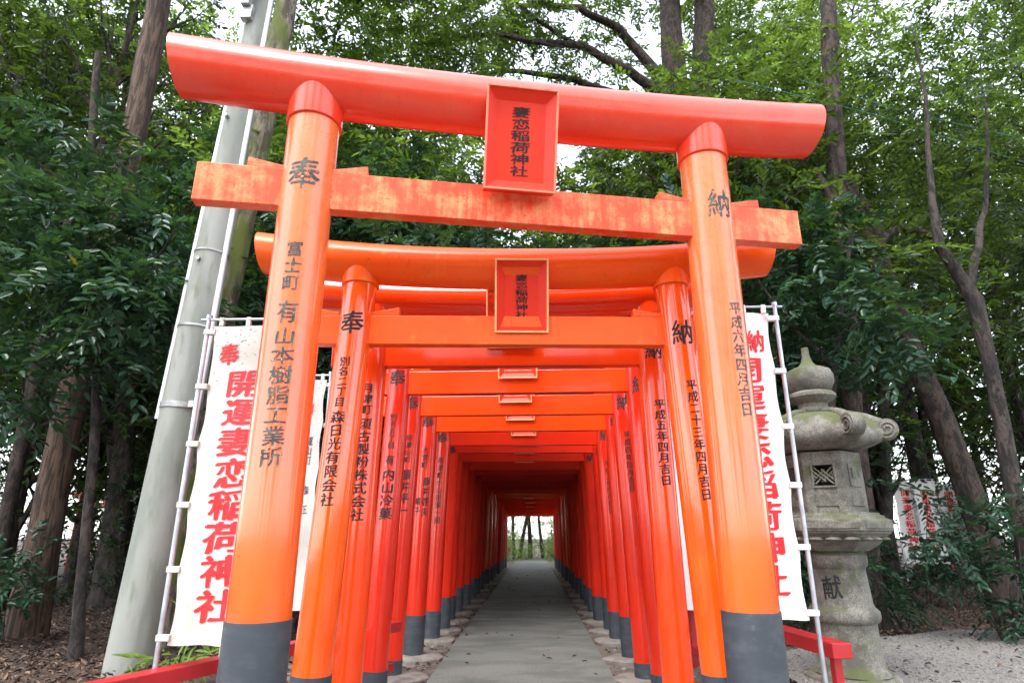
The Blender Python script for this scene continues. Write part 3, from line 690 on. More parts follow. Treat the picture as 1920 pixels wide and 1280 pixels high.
# fire box: six walls, latticed window in front
z0, z1 = zz[962], zz[850]-.01; hb = z1-z0; ap = .265; side = 2*ap*math.tan(math.pi/6)
fb = None; mb = MB(); lat = MB()
for k in range(6):
    R_ = Matrix.Rotation(k*math.pi/3, 3, 'Z'); ww, wh, zc = side*.50, hb*.34, z0+hb*.60; th = .05
    def bb(x, z, sx, sz, y=-ap+.025, t=th): mb.box(R_ @ Vector((x, y, z)), (sx, t, sz), R_)
    if k in (0, 5):
        bb(-(side+ww)/4, (z0+z1)/2, (side-ww)/2, hb); bb((side+ww)/4, (z0+z1)/2, (side-ww)/2, hb)
        bb(0, (z0+zc-wh/2)/2, ww-.002, zc-wh/2-z0); bb(0, (z1+zc+wh/2)/2, ww-.002, z1-zc-wh/2)
        e = .018
        for sx in (-1, 1): bb(sx*(ww/2+e/2), zc, e, wh+2*e, -ap-.004, .02)
        for sx in (-1, 1): bb(0, zc+sx*(wh/2+e/2), ww-.001, e, -ap-.004, .02)
        bb(0, z0+hb*.20, ww*1.15, hb*.20, -ap-.003, .012)
        if k == 0:
            for q in (-2, -1, 0, 1, 2):
                for sg in (-1, 1):
                    rot = R_ @ Matrix.Rotation(sg*math.radians(45), 3, 'Y')
                    lat.box(R_ @ Vector((q*ww*.25, -ap+.012+.004*sg, zc)), (.013, .012, min(ww, wh)*(1.30 if q == 0 else .95 if abs(q) == 1 else .45)), rot)
    else:
        bb(0, (z0+z1)/2, side, hb)
        if k == 1:
            bb(0, zc, ww*1.1, wh*1.1, -ap-.003, .012); bb(-ww*.15, zc+wh*.1, ww*.4, wh*.5, -ap-.012, .02)
            bb(0, z0+hb*.20, ww*1.15, hb*.20, -ap-.003, .012)
mb.box((0, 0, z0+.02), (.3, .3, .04))
fb = mb.build('fire_box', S, lt, False, .005); lat.build('lattice', S, fb, False, .002)
# roof with curled corners
zt, ze = zz[770] if 770 in zz else zz[775], zz[850]
hr = zt-ze
def roofmod(lift):
    def f(r, z, a):
        q = (a % (math.pi/3))-math.pi/6; cn = (abs(q)/(math.pi/6))
        k = max(0, (r-.18)/.36); rr = r*(.90+.10*cn**1.5*min(1, k*1.3))/math.cos(q)*.93+0*r
        return rr, z+lift*k*k*cn**3
    return f
mb = MB()
prof = [(.26, ze), (.36, ze+.01), (.48, ze+.045), (.515, ze+.075), (.525, ze+.11), (.515, ze+.15), (.485, ze+.19), (.44, ze+hr*.66), (.39, ze+hr*.78), (.32, ze+hr*.87), (.24, ze+hr*.94), (.16, ze+hr*.99), (.13, ze+hr)]
mb.lathe(prof, 96, rot=HR, mod=roofmod(.07)); rf = mb.build('roof', S, lt, True, 0, 50)
for k in range(6):
    a = HR+k*math.pi/3; R_ = Matrix.Rotation(a, 3, 'Z'); mb = MB()
    c = Vector((.535, 0, ze+.172)); ra = .09
    ring = [Vector((math.cos(q)*ra, 0, math.sin(q)*ra)) for q in np.linspace(0, 2*math.pi, 24, endpoint=False)]
    vs = [R_ @ (c+v+Vector((0, sy*.055, 0))) for sy in (-1, 1) for v in ring]
    fs = [tuple(range(23, -1, -1)), tuple(range(24, 48))]+[(i, (i+1) % 24, 24+(i+1) % 24, 24+i) for i in range(24)]
    mb.add(vs, fs)
    for sy in (-1, 1):
        pts = []
        for q in np.linspace(0, 4.2*math.pi, 44):
            rr = ra*(1-.8*q/(4.2*math.pi)); pts.append(R_ @ (c+Vector((math.cos(q+2.6)*rr*.93, sy*.057, math.sin(q+2.6)*rr*.93))))
        mb.tube(pts, .010, 8)
    # ridge running from the scroll up to the top
    pts = [R_ @ Vector((r, 0, z)) for r, z in ((.53, ze+.20), (.50, ze+.225), (.45, ze+hr*.72), (.39, ze+hr*.83), (.28, ze+hr*.94), (.15, ze+hr*1.0))]
    mb.tube(pts, [.05, .05, .042, .034, .026, .02], 10)
    mb.build('scroll', S, rf, True, 0, 50)
# jewel
zj = zz[652]; z0 = zz[775]; z1 = zz[735]
mb = MB()
hj = zj-z1
mb.lathe([(.13, z0-.02), (.15, z0+.01), (.15, z0+.03), (.125, z0+.05), (.125, z0+.08), (.17, z0+.11), (.20, z0+.14), (.20, z0+.165), (.18, z0+.185), (.15, z0+.195)], 40)
mb.build('neck_ring', S, lt)
zq = z0+.19
mb = MB(); mb.lathe([(.14, zq), (.175, zq+.03), (.205, zq+.09), (.205, zq+.15), (.185, zq+.20), (.135, zq+.225), (.08, zq+.245), (.05, zq+.285), (.033, zq+.34), (.03, zj), (.012, zj+.005)], 40)
mb.build('jewel', S, lt)

# ------------------------------------------------------------------ trees
def spray_leaves(C, Dv, nl, tl, leaf, wid, tilt=.35, hang=.1):
    """C,Dv: spray starts and directions; returns leaf arrays"""
    n = len(C); D = Dv/np.linalg.norm(Dv, axis=1, keepdims=True)
    up = np.column_stack([RNG.normal(0, tilt, n), RNG.normal(0, tilt, n), np.ones(n)])
    S = np.cross(D, up); S /= np.linalg.norm(S, axis=1, keepdims=True)+1e-9
    U = np.cross(S, D)
    j = np.arange(nl); t = (j+.3)/nl; sg = np.where(j % 2 == 0, 1., -1.)
    ln = tl*RNG.uniform(.7, 1.25, n)
    P = C[:, None]+D[:, None]*(t[None, :, None]*ln[:, None, None])
    P[:, :, 2] -= hang*(t**2)[None]*ln[:, None]
    LD_ = D[:, None]*(.55+.45*t[None, :, None])+S[:, None]*(sg*(1-.55*t))[None, :, None]+RNG.normal(0, .18, (n, nl, 3))
    LN = U[:, None]+RNG.normal(0, .38, (n, nl, 3))
    m = n*nl
    return P.reshape(m, 3), LD_.reshape(m, 3), LN.reshape(m, 3), leaf*RNG.uniform(.65, 1.2, m), wid*RNG.uniform(.7, 1.2, m)
def crown_mesh(name, lobes, per, leaf, wid, nl=11, tl=.5, hang=.15, m=None):
    Cs, Ds = [], []
    for (c, r) in lobes:
        k = int(per*(r[0]*r[2])**.9*1.0)
        d = unit(k); rad = RNG.uniform(.25, 1, k)**.55
        Cs.append(np.array(c)+d*rad[:, None]*np.array(r)); dd = d*np.array([1, 1, .45])+RNG.normal(0, .35, (k, 3)); dd[:, 2] -= .15; Ds.append(dd)
    C, Dv = np.concatenate(Cs), np.concatenate(Ds)
    P, D, NN, Ls, Ws = spray_leaves(C, Dv, nl, tl, leaf, wid, .35, hang)
    V, F = leaf_arrays(P, D, NN, Ls, Ws)
    spv = np.repeat(RNG.random(len(C)), nl); var = np.clip(spv*.6+RNG.random(len(P))*.4, 0, 1)
    me = fast_mesh(name, V, F, np.repeat(var, 2)); me.materials.append(m); return me
def rlobes(rg, n, R, z0, z1, rl):
    out = []
    for i in range(n):
        t = (i+.5)/n; z = z0+(z1-z0)*t; prof = math.sin(math.pi*min(.97, .18+t*.8))
        a = i*2.4+rg.uniform(-.4, .4); r = R*prof*rg.uniform(.35, 1.0); q = rl*rg.uniform(.75, 1.25)
        out.append(((math.cos(a)*r, math.sin(a)*r, z), (q, q, q*.62)))
    return out
def limb(mb, a, b, r0, r1, seed, bend=.25, n=7, seg=8):
    a, b = Vector(a), Vector(b); d = b-a; pts = []
    for i in range(n):
        t = i/(n-1); nv = mnoise.noise_vector(Vector((seed, t*2.2, seed*1.7)))
        pts.append(a+d*t+nv*(bend*d.length*.35*math.sin(math.pi*t))+Vector((0, 0, -.1*d.length*math.sin(math.pi*t)*.5)))
    mb.tube(pts, [r0+(r1-r0)*i/(n-1) for i in range(n)], seg, True, .12, seed); return pts
LIB = {}
def make_lib(key, H, R, zlow, nlobes, rl, per, leaf, wid, lm, bm, r0, seed, lean=.5):
    rg = random.Random(seed); lob = rlobes(rg, nlobes, R, zlow, H, rl)
    mb = MB(); n = 14; pts = []
    for i in range(n):
        t = i/(n-1); nv = mnoise.noise_vector(Vector((seed*3.1, t*1.8, 0)))
        pts.append(Vector((nv.x*lean*t, nv.y*lean*t, -.1+H*.95*t)))
    mb.tube(pts, [r0*(1.35 if i == 0 else 1.0)*(1-.8*i/(n-1)) for i in range(n)], 14, True, .15, seed)
    for i, (c, q) in enumerate(lob):
        t = max(.12, min(.9, (c[2]-.9)/H)); b = pts[int(t*(n-1))]
        limb(mb, b, c, r0*.38*(1-.6*t), .012, seed+i*1.3, .3)
        for s in range(2):
            e = Vector(c)+Vector((rg.uniform(-1, 1)*q[0], rg.uniform(-1, 1)*q[1], rg.uniform(-.4, .6)*q[2])); limb(mb, Vector(c)*.7+b*.3, e, r0*.12, .006, seed+i+s*7.7, .3, 5, 6)
    me = mb.build('trunk', bm, None); tm = me.data; bpy.data.objects.remove(me)
    LIB[key] = (tm, crown_mesh('crown', lob, per, leaf, wid, m=lm))
def put_tree(key, name, label, loc, rz, s, group=None, crown_dz=0.0, cat='tree'):
    r = thing(name, label, cat, loc, rz, group, s); tm, cm = LIB[key]
    link('trunk', tm, None, r); c = link('crown', cm, None, r); c.location.z = crown_dz; return r
make_lib('canopy_a', 14.5, 3.0, 4.0, 34, 1.1, 44, .155, .066, MT['leaf_canopy'], MT['bark_grey'], .19, 1)
make_lib('canopy_b', 16.0, 3.2, 5.0, 34, 1.15, 44, .155, .066, MT['leaf_canopy'], MT['bark_dark'], .21, 2, 1.2)
make_lib('mid_a', 11.0, 2.5, 2.2, 32, 1.0, 50, .145, .06, MT['leaf_mid'], MT['bark_dark'], .15, 3, .9)
make_lib('mid_b', 12.5, 2.6, 2.6, 32, 1.0, 50, .145, .06, MT['leaf_mid'], MT['bark_grey'], .16, 4, .9)
make_lib('dark_a', 8.0, 2.2, 1.6, 24, 1.05, 60, .135, .056, MT['leaf_dark'], MT['bark_dark'], .11, 5, .7)
make_lib('bush_a', 2.6, 1.1, .35, 12, .62, 90, .105, .042, MT['leaf_dark'], MT['bark_dark'], .035, 6, .5)
make_lib('bush_b', 2.0, 1.0, .3, 11, .6, 90, .10, .04, MT['leaf_mid'], MT['bark_dark'], .03, 7, .5)
make_lib('bush_bright', 1.7, 1.2, .25, 12, .6, 90, .10, .04, MT['leaf_fresh'], MT['bark_dark'], .03, 8, .5)

make_lib('spread', 10.0, 3.9, 4.6, 40, 1.45, 46, .15, .062, MT['leaf_canopy'], MT['bark_grey'], .2, 9, .8)
make_lib('overhang', 6.4, 2.9, 3.5, 34, 1.15, 85, .14, .058, MT['leaf_dark'], MT['bark_dark'], .13, 12, .6)
# woodland, placed with spacing either side of the tunnel
rg = random.Random(21); placed = []
def free(x, y, dmin):
    return all((x-a)**2+(y-b)**2 > dmin*dmin for a, b in placed)
def wood(n, xr, yr, keys, dmin, name, label, group, smin=.85, smax=1.2, cat='tree', tries=4000):
    k = 0
    for _ in range(tries):
        if k >= n: break
        x, y = rg.uniform(*xr), rg.uniform(*yr)
        if not free(x, y, dmin): continue
        if abs(x) < (3.3 if cat == 'tree' else 2.7) and y < 33 or abs(x+.3) < 4.5 and y > 33: continue
        placed.append((x, y)); k += 1
        put_tree(rg.choice(keys), name, label, (x, y, -.02), rg.uniform(0, 6.28), rg.uniform(smin, smax), group, 0, cat)
placed += [(9.6, 12.6), (9.8, 14.8), (8.9, 11.2), (10.6, 13.6), (-6.1, 8.1), (-3.5, 5.8), (-4.2, 7.4), (2.6, 5.6)]
for i, (x, y, k_, s_) in enumerate(((-3.6, 11.0, 'spread', .92), (3.7, 10.6, 'spread', .95), (-3.2, 13.0, 'spread', 1.0), (3.3, 13.4, 'spread', 1.0), (-3.4, 15.6, 'spread', 1.05), (3.3, 16.8, 'spread', 1.0), (-3.3, 19.4, 'spread', 1.05), (3.5, 20.4, 'spread', 1.1), (-3.4, 23.2, 'spread', 1.1), (3.5, 24.4, 'spread', 1.1), (-3.8, 27.0, 'canopy_a', 1.0), (3.8, 28.0, 'canopy_b', 1.0))):
    placed.append((x, y)); put_tree(k_, 'flanking_tree', 'leafy tree close beside the row of gates, %s' % ('on its left' if x < 0 else 'on its right'), (x, y, -.02), i*1.7, s_, 'trees closest to the %s side of the gates' % ('left' if x < 0 else 'right'))
for x, y, k_ in ((-6.5, -9, 'canopy_a'), (-3.2, -10, 'mid_b'), (0, -11, 'canopy_b'), (3.4, -10, 'mid_a'), (6.8, -9, 'canopy_a'), (-12.5, 3.0, 'mid_b'), (12.5, 3.0, 'mid_a')):  # out-of-view trees, added to cut low sky light and shape the pillar reflections
    placed.append((x, y)); put_tree(k_, 'sky_blocking_tree', 'unseen broadleaf tree added to block sky light at the %s of the gravel clearing' % ('back' if y < -5 else 'far left' if x < 0 else 'far right'), (x, y, -.02), x*2.1, 1.0, 'unseen trees added to block sky light at the %s of the clearing' % ('back' if y < -5 else 'far left' if x < 0 else 'far right'))
wood(14, (-13, -4.2), (9.5, 17), ['mid_a', 'mid_b', 'canopy_a'], 2.3, 'broadleaf_tree', 'slender broadleaf tree in the near woods left of the gates', 'near woodland trees on the left')
wood(14, (4.4, 13), (10.0, 17), ['mid_a', 'mid_b', 'canopy_b'], 2.3, 'broadleaf_tree', 'slender broadleaf tree in the near woods right of the gates', 'near woodland trees on the right')
wood(15, (-22, -3.6), (17, 31), ['canopy_a', 'canopy_b', 'mid_b'], 2.8, 'tall_tree', 'tall leafy tree deep in the woods left of the gates', 'far woodland trees on the left', 1.0, 1.35)
wood(15, (3.6, 22), (17, 31), ['canopy_a', 'canopy_b', 'mid_b'], 2.8, 'tall_tree', 'tall leafy tree deep in the woods right of the gates', 'far woodland trees on the right', 1.0, 1.35)
wood(9, (-16, -4.5), (10, 19), ['bush_a', 'bush_b'], 1.3, 'understory_bush', 'dark leafy bush in the undergrowth left of the gates', 'undergrowth bushes on the left', .8, 1.4, 'bush')
wood(11, (5.0, 16), (11, 19), ['bush_a', 'bush_b'], 1.3, 'understory_bush', 'dark leafy bush in the undergrowth right of the gates', 'undergrowth bushes on the right', .8, 1.4, 'bush')
for i in range(6):
    for sx, sd in ((-1, 'left'), (1, 'right')):
        y = 9.3+i*2.9+1.4*(sx > 0)
        if y > 13.2: continue
        put_tree('overhang', 'overhanging_tree', 'dense dark evergreen on the %s reaching over the gates' % sd, (-.1+sx*2.5, y, -.02), i*1.3+sx, 1.0, 'evergreens on the %s whose crowns meet over the gates' % sd)
for i in (0, 1, 2, 3, 4, 7, 10):
    for sx, sd in ((-1, 'left'), (1, 'right')):
        y = 8.6+i*1.62+.4*(sx > 0); x = -.1+sx*(3.0+.25*(i % 3)); big = (i+(sx > 0)) % 2 == 0
        put_tree('dark_a' if big else 'bush_a', 'hedge_tree' if big else 'hedge_bush', ('small dark evergreen tree hemming the %s side of the gates' if big else 'dark evergreen bush hemming the %s side of the gates') % sd, (x, y, -.25), i*2.1+sx, .62 if big else 1.25, ('small evergreens along the %s side of the gates' if big else 'evergreen bushes along the %s side of the gates') % sd, 0, 'tree' if big else 'bush')
wood(9, (-5.2, -3.0), (9.5, 26), ['bush_a'], 1.2, 'tunnel_bush', 'dark bush growing close along the left side of the gates', 'bushes along the left side of the gates', .8, 1.2, 'bush')
wood(9, (2.8, 5.0), (9.5, 26), ['bush_a'], 1.2, 'tunnel_bush', 'dark bush growing close along the right side of the gates', 'bushes along the right side of the gates', .8, 1.2, 'bush')
wood(8, (-26, 26), (36, 46), ['canopy_a', 'mid_b', 'canopy_b'], 3.0, 'distant_tree', 'tall tree in the distance beyond the far end of the gates', 'distant trees beyond the gates', 1.1, 1.4)
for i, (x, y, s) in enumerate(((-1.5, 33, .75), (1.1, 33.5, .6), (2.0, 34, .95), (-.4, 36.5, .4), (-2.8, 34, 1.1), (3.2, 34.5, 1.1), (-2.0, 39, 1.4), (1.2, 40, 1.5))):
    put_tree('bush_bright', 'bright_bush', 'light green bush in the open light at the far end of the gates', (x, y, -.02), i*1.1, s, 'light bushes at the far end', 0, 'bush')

def custom_tree(name, label, D, axis, bark, branches=(), crown=None, group=None, root=True, seg=18, wob=.10):
    """axis: (px, py, width_px); first point is at ground level at depth D"""
    pts = [at(a, b, D) for a, b, c in axis]; rad = [c/2/ppm(p) for p, (a, b, c) in zip(pts, axis)]
    if root:
        d = (pts[0]-pts[1]); pts[0].z > .0 and pts.insert(0, pts[0]+d*((pts[0].z+.05)/max(.05, -d.z))); 
        if len(pts) > len(rad): rad.insert(0, rad[0]*1.12)
    base = Vector((pts[0].x, pts[0].y, 0)); r = thing(name, label, 'tree', base, 0, group)
    # resample
    P2, R2 = [], []
    for i in range(len(pts)-1):
        m = max(2, int((pts[i+1]-pts[i]).length/.35))
        for k in range(m):
            t = k/m; nv = mnoise.noise_vector(Vector((pts[i].x*3, (i+t)*1.4, D)))
            P2.append(pts[i].lerp(pts[i+1], t)-base+nv*.02); R2.append(rad[i]+(rad[i+1]-rad[i])*t)
    P2.append(pts[-1]-base); R2.append(rad[-1])
    if root: R2[0] *= 1.35; R2[1] *= 1.1
    mb = MB(); mb.tube(P2, R2, seg, True, wob, D); tr = mb.build('trunk', bark, r)
    for br in branches:
        q = [at(a, b, D+(c_[0] if c_ else 0))-base for a, b, w_, *c_ in br]; rr = [w_/2/ppm(p+base) for p, (a, b, w_, *c_) in zip(q, br)]
        P3, R3 = [], []
        for i in range(len(q)-1):
            for k in range(5):
                t = k/5; nv = mnoise.noise_vector(Vector((q[i].x*2+i, t*2, D)))
                P3.append(q[i].lerp(q[i+1], t)+nv*.04*(1 if i or k else 0)); R3.append(rr[i]+(rr[i+1]-rr[i])*t)
        P3.append(q[-1]); R3.append(rr[-1])
        mb = MB(); mb.tube(P3, R3, 10, True, .1, D+br[0][0]); mb.build('branch', bark, r)
    if crown:
        lob = [((c-base)[:], q) for c, q in crown['lobes']]
        me = crown_mesh('crown', lob, crown['per'], crown['leaf'], crown['wid'], crown.get('nl', 11), crown.get('tl', .5), crown.get('hang', .15), crown['m'])
        link('crown', me, None, r)
    return r
def lob_px(lst): return [(at(px, py, D), (r, r, r*.62)) for px, py, D, r in lst]
top_l = dict(lobes=lob_px([(300, -250, 8.1, 1.6), (380, -420, 8.6, 1.6), (180, -380, 7.8, 1.5)]), per=80, leaf=.115, wid=.045, m=MT['leaf_mid'])
custom_tree('cedar_tree', 'thick reddish brown trunk with ridged bark at the left edge', 8.07, [(45, 1190, 76), (72, 1060, 60), (100, 900, 53), (150, 690, 51), (190, 560, 47), (243, 290, 42), (285, 80, 40), (330, -160, 36)], MT['bark_cedar'], crown=top_l)
custom_tree('mossy_tree', 'mossy trunk rising close behind the concrete pole', 7.3, [(292, 1205, 56), (335, 980, 50), (400, 700, 48), (440, 480, 46), (490, 240, 42), (530, 40, 40), (560, -150, 36)], MT['bark_moss'],
            crown=dict(lobes=lob_px([(580, -220, 7.5, 1.5), (660, -330, 8, 1.5), (480, -330, 7.0, 1.4), (620, 40, 9, 1.0), (700, 60, 9.5, 1.0), (790, -10, 10, 1.2), (880, 50, 10.5, 1.1), (760, 110, 11, .9), (960, -20, 11, 1.2), (640, 130, 9.5, .7), (700, -60, 9, 1.1), (860, 120, 10.5, .7)]), per=150, leaf=.14, wid=.056, m=MT['leaf_canopy']))
custom_tree('slim_tree', 'slim pale leaning stem beside the thick left trunk', 8.8, [(5, 1010, 26), (45, 800, 24), (80, 640, 22), (110, 480, 18), (170, 300, 14), (185, 100, 12)], MT['bark_grey'], seg=12)
custom_tree('forked_tree', 'dark forked trunk in shade left of the concrete pole', 11.5, [(205, 1105, 60), (222, 960, 46), (232, 840, 38), (236, 700, 30), (242, 620, 24), (262, 380, 18)], MT['bark_dark'], branches=[[(226, 900, 34), (212, 830, 22), (196, 780, 18), (190, 620, 12)]])
custom_tree('straight_tree', 'straight brown trunk rising behind the stone lantern', 9.0, [(1612, 900, 38), (1600, 780, 37), (1590, 600, 34), (1575, 380, 31), (1560, 180, 29), (1552, 0, 27), (1540, -200, 24)], MT['bark_grey'],
            branches=[[(1578, 420, 20), (1548, 350, 14), (1530, 320, 8)]],
            crown=dict(lobes=lob_px([(1500, -180, 9.5, 1.6), (1600, -260, 9, 1.7), (1560, 60, 9.6, .9), (1640, 90, 9.2, 1.0), (1500, 130, 10, .9)]), per=80, leaf=.115, wid=.045, m=MT['leaf_canopy']))
custom_tree('leaning_tree', 'stout leaning trunk that forks low, right of the lantern', 9.5, [(1858, 1040, 52), (1800, 870, 45), (1745, 740, 40), (1700, 640, 37), (1668, 545, 34), (1648, 480, 31), (1640, 430, 28), (1615, 385, 28), (1585, 355, 22)], MT['bark_grey'],
            branches=[[(1665, 535, 40), (1630, 460, 30), (1600, 390, 26), (1590, 330, 20)], [(1655, 500, 26), (1625, 490, 22), (1600, 480, 16)], [(1650, 450, 24), (1690, 425, 18), (1745, 440, 14), (1790, 500, 10)]],
            crown=dict(lobes=lob_px([(1600, 250, 9.8, 1.0), (1700, 180, 9.5, 1.2), (1780, 260, 9.6, 1.2), (1680, 330, 9.8, .9), (1540, 420, 10, .8)]), per=95, leaf=.11, wid=.043, m=MT['leaf_mid']))
custom_tree('crooked_tree', 'crooked thin trunk bending out at the right edge', 8.0, [(1935, 1090, 38), (1900, 930, 31), (1880, 800, 28), (1858, 690, 24), (1825, 560, 28), (1812, 535, 24), (1760, 460, 18), (1748, 380, 13), (1742, 280, 9), (1735, 180, 6), (1716, 60, 3)], MT['bark_dark'],
            branches=[[(1815, 540, 18), (1832, 470, 13), (1850, 380, 9), (1852, 250, 5), (1838, 110, 2)]],
            crown=dict(lobes=lob_px([(1850, 180, 8.2, 1.1), (1900, 330, 8.2, 1.0), (1780, 60, 8.6, 1.2), (1890, -20, 8, 1.2), (1900, 560, 8.3, .8)]), per=100, leaf=.11, wid=.041, m=MT['leaf_mid']))
custom_tree('thin_tree', 'thin dark trunk in shade just right of the lantern', 12.0, [(1662, 1010, 24), (1658, 850, 22), (1655, 700, 20), (1648, 500, 16)], MT['bark_dark'], seg=12)
custom_tree('canopy_tree', 'tall twin trunk above the lintel with branches sweeping left', 12.5, [(1290, 900, 62), (1280, 600, 56), (1275, 420, 52), (1268, 200, 46), (1258, 60, 40), (1250, -120, 34)], MT['bark_grey'],
            branches=[[(1276, 420, 48), (1300, 260, 44), (1318, 120, 40), (1322, -20, 36), (1335, -160, 28)],
                      [(1268, 230, 26), (1225, 130, 20, -.3), (1160, 55, 16, -.6), (1085, 15, 12, -.9), (990, 5, 8, -1.2)],
                      [(1262, 190, 24), (1180, 135, 18, -.4), (1090, 85, 15, -.8), (1010, 78, 12, -1.2), (930, 62, 9, -1.6), (850, 70, 5, -2)],
                      [(1272, 250, 22), (1150, 175, 15, .4), (1060, 145, 12, .7), (960, 132, 9, 1.0), (860, 142, 5, 1.4)],
                      [(1085, 85, 9, -.8), (1010, 40, 7, -1.2), (950, -10, 4, -1.5)]],
            crown=dict(lobes=lob_px([(1180, -60, 12, 1.7), (1050, 20, 11.5, 1.3), (930, 10, 11, 1.2), (800, 60, 11, 1.2), (1330, -60, 12.5, 1.7), (1420, 60, 12.5, 1.3), (1120, 110, 12.8, .9), (980, 90, 12.6, .9), (860, 110, 13, 1.0), (1400, 150, 13.2, 1.1)]), per=120, leaf=.15, wid=.058, m=MT['leaf_canopy']))
# broadleaf trees whose low sprays hang near the camera on the left and right
custom_tree('camellia_tree', 'glossy dark leaved tree spreading low across the left side', 6.6, [(150, 1120, 20), (175, 860, 17), (185, 640, 14), (165, 470, 11), (150, 330, 8)], MT['bark_dark'], branches=[[(182, 640, 9), (260, 520, 6, -.3), (330, 430, 4, -.5)], [(183, 620, 9), (90, 540, 6, .2), (20, 470, 4, .3)], [(176, 540, 8), (250, 640, 5, -.4), (300, 660, 3, -.6)]],
            crown=dict(lobes=lob_px([(70, 420, 6.4, .62), (170, 400, 6.6, .66), (270, 440, 6.5, .62), (340, 380, 7.0, .5), (30, 540, 6.2, .55), (130, 520, 6.2, .6), (230, 560, 6.1, .6), (320, 540, 6.4, .5), (90, 640, 6.3, .5), (210, 660, 6.2, .42), (40, 330, 6.8, .6), (380, 300, 7.2, .5), (150, 250, 7.2, .6), (20, 720, 6.2, .4), (300, 640, 6.6, .35)]),
                       per=250, leaf=.155, wid=.062, nl=9, tl=.40, hang=.4, m=MT['leaf_dark']))
custom_tree('oak_tree', 'glossy leaved young tree with sprays hanging over the stone lantern', 7.4, [(1560, 1120, 16), (1555, 900, 14), (1565, 700, 12), (1580, 540, 9), (1600, 430, 6)], MT['bark_dark'], branches=[[(1570, 640, 8), (1640, 590, 5, -.4), (1710, 600, 3, -.7)], [(1566, 690, 8), (1480, 600, 5, .0), (1420, 520, 3, .2)]],
            crown=dict(lobes=lob_px([(1500, 520, 7.4, .5), (1440, 470, 7.8, .5), (1580, 560, 7.2, .48), (1650, 600, 6.8, .40), (1700, 640, 6.7, .34), (1540, 440, 7.8, .5), (1440, 600, 7.8, .4), (1640, 690, 6.9, .26), (1520, 650, 7.6, .4)]),
                       per=250, leaf=.15, wid=.060, nl=9, tl=.38, hang=.35, m=MT['leaf_dark']))
def shrub(name, label, D, px, py, lobes, leaf, wid, m, per=260, cat='shrub', stems=4):
    b = gnd(px, py) if D is None else Vector((at(px, py, D).x, D, 0)); r = thing(name, label, cat, b)
    mb = MB(); rg2 = random.Random(px)
    L_ = [(Vector(c), q) for c, q in lobes]
    for c, q in L_: limb(mb, (rg2.uniform(-.05, .05), rg2.uniform(-.05, .05), -.02), c, .012, .004, px+c.x, .3, 6, 6)
    mb.build('stem', MT['bark_dark'], r)
    link('foliage', crown_mesh('foliage', [(tuple(c), (q, q, q*.7)) for c, q in L_], per, leaf, wid, 8, .26, .3, m), None, r)
shrub('evergreen_shrub', 'leafy evergreen shrub against the crooked trunk at the right edge', 7.6, 1880, 1160, [((-.35, 0, 1.0), .28), ((.0, .1, 1.3), .32), ((.3, 0, 1.05), .32), ((.1, -.1, .7), .28), ((.35, .1, .5), .28), ((.0, 0, .35), .22), ((-.55, -.1, 1.15), .2), ((.45, 0, 1.5), .3)], .11, .046, MT['leaf_dark'])
shrub('sapling', 'low sapling with drooping leaves on the litter right of the lantern', 8.8, 1690, 1150, [((-.15, 0, .45), .2), ((.1, -.05, .5), .22), ((.0, .1, .3), .18), ((-.3, 0, .75), .16)], .12, .045, MT['leaf_dark'], 260)
shrub('young_evergreen', 'young evergreen with loose branches in front of the far red gate on the right', 11.5, 1735, 1120, [((-.5, 0, .5), .32), ((.2, .1, .45), .34), ((.6, 0, .6), .3), ((-.1, -.1, .95), .26), ((-.7, 0, 1.0), .26), ((.75, .1, 1.15), .26), ((.35, 0, 1.7), .22)], .12, .05, MT['leaf_dark'])
shrub('broadleaf_shrub', 'dark shrub cut off by the left edge beside the thick trunk', 7.4, 5, 1140, [((-.1, 0, .8), .28), ((.1, 0, .65), .22), ((-.2, 0, .45), .25), ((.0, .1, 1.1), .2)], .12, .05, MT['leaf_dark'])
shrub('bamboo_grass', 'fresh green sprig of narrow leaves at the foot of the pole', 4.9, 315, 1262, [((0, 0, .36), .10), ((.1, 0, .46), .11), ((-.1, 0, .30), .09), ((.06, -.05, .24), .10)], .15, .026, MT['leaf_fresh'], 330, 'plant')
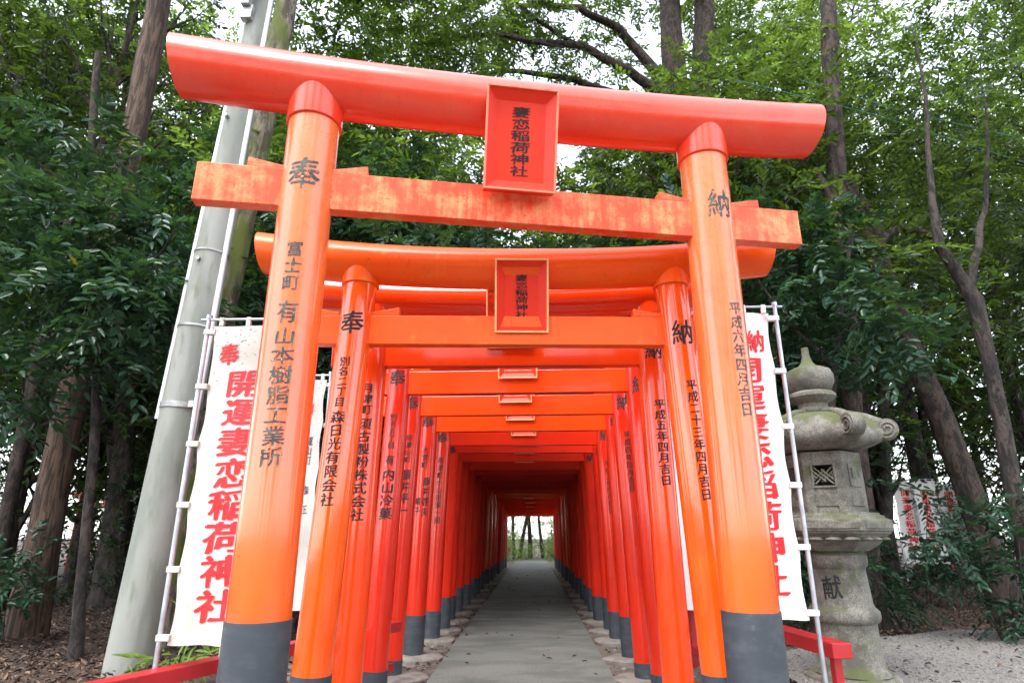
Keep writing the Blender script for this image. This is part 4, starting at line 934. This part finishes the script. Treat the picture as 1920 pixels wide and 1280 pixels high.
# trunks seen through the far end of the tunnel
for i, (axis, D, bk) in enumerate(([[(964, 1062, 7), (962, 1000, 6), (962, 940, 6)], 36, 'bark_dark'], [[(972, 1060, 8), (980, 1010, 7), (990, 960, 6), (996, 930, 5)], 37, 'bark_dark'], [[(995, 1062, 9), (993, 1000, 8), (990, 940, 8)], 38, 'bark_grey'], [[(1020, 1055, 7), (1014, 1010, 6), (1010, 970, 5), (1018, 940, 5)], 38, 'bark_grey'])):
    b = at(axis[0][0], axis[0][1], D); top_ = at(axis[-1][0], axis[-1][1], D)
    custom_tree('far_trunk', ['dark upright trunk, leftmost through the far end of the gates', 'dark slanting trunk seen through the far end of the gates', 'grey straight trunk in the middle of the far opening', 'curved pale trunk at the right of the far opening'][i], D, axis+[(axis[-1][0]+3, 700, 4)], MT[bk], seg=10,
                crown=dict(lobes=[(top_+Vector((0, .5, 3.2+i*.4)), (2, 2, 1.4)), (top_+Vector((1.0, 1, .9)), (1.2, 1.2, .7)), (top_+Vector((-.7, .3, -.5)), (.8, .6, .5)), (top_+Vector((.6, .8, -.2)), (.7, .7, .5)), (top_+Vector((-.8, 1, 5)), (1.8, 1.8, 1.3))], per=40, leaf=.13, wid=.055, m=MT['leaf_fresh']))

# ------------------------------------------------------------------ red glimpses through the woods
for i, (px, py, D, s, rz, lb) in enumerate(((1752, 1068, 19.0, .8, .5, 'small bright red gate glimpsed through the trees right of the lantern'), (150, 1085, 18.0, .8, -.5, 'small orange gate glimpsed through the trees behind the thick left trunk'), (222, 1085, 21.0, .8, -.4, 'small red gate half hidden behind the dark forked trunk'))):
    b = at(px, py, D)
    g_ = gate(lb, (b.x, D, 0), rz, .8, 1.95, .16, 2.25, .08, .09, .08, .5, .3, .25, .05, MT['gate_orange'], MT['gate_orange'], MT['gate_orange'], MT['plaque'], None, group='small gates far off in the woods', detail=False)
for i, (px, D) in enumerate(((1700, 17.4), (1718, 18.0), (1738, 17.3), (1786, 18.2), (196, 19.5), (30, 17.5))):
    b = at(px, 1075, D); x0 = b.x
    banner(['distant white banner, leftmost of those seen right of the lantern', 'distant white banner, second of those seen right of the lantern', 'distant white banner, third of those seen right of the lantern', 'distant white banner, rightmost of those seen right of the lantern', 'distant white banner low between the dark trunks on the left', 'distant white banner near the slim pale stem on the left'][i],
           x0, 1, D, .5, 2.6, MT['cloth_clean'], [('開運妻恋稲荷神社', .33, 2.4, .8, .24)], .03, i*1.3, .6, group='distant banners in the woods')

# ------------------------------------------------------------------ wires
for nm, pts, m, lb in (('wire', [(1380, 150, 8), (1640, 215, 9), (1925, 306, 9)], 'wire', 'thin green wire crossing the trees at the upper right, lower of two'), ('wire', [(1500, 150, 9), (1700, 210, 9), (1925, 262, 9)], 'wire', 'thin green wire crossing the trees at the upper right, upper of two'), ('wire', [(680, -20, 9), (900, 55, 9), (1240, 128, 10), (1500, 178, 10)], 'wire_dark', 'thin dark wire running over the lintel under the canopy')):
    p = [at(*q) for q in pts]; P3 = []
    for i in range(len(p)-1):
        for k in range(6): P3.append(p[i].lerp(p[i+1], k/6))
    P3.append(p[-1]); mb = MB(); mb.tube(P3, .006, 6); tag(mb.build(nm, MT[m]), lb, 'wire')

bpy.data.objects.remove(_to)
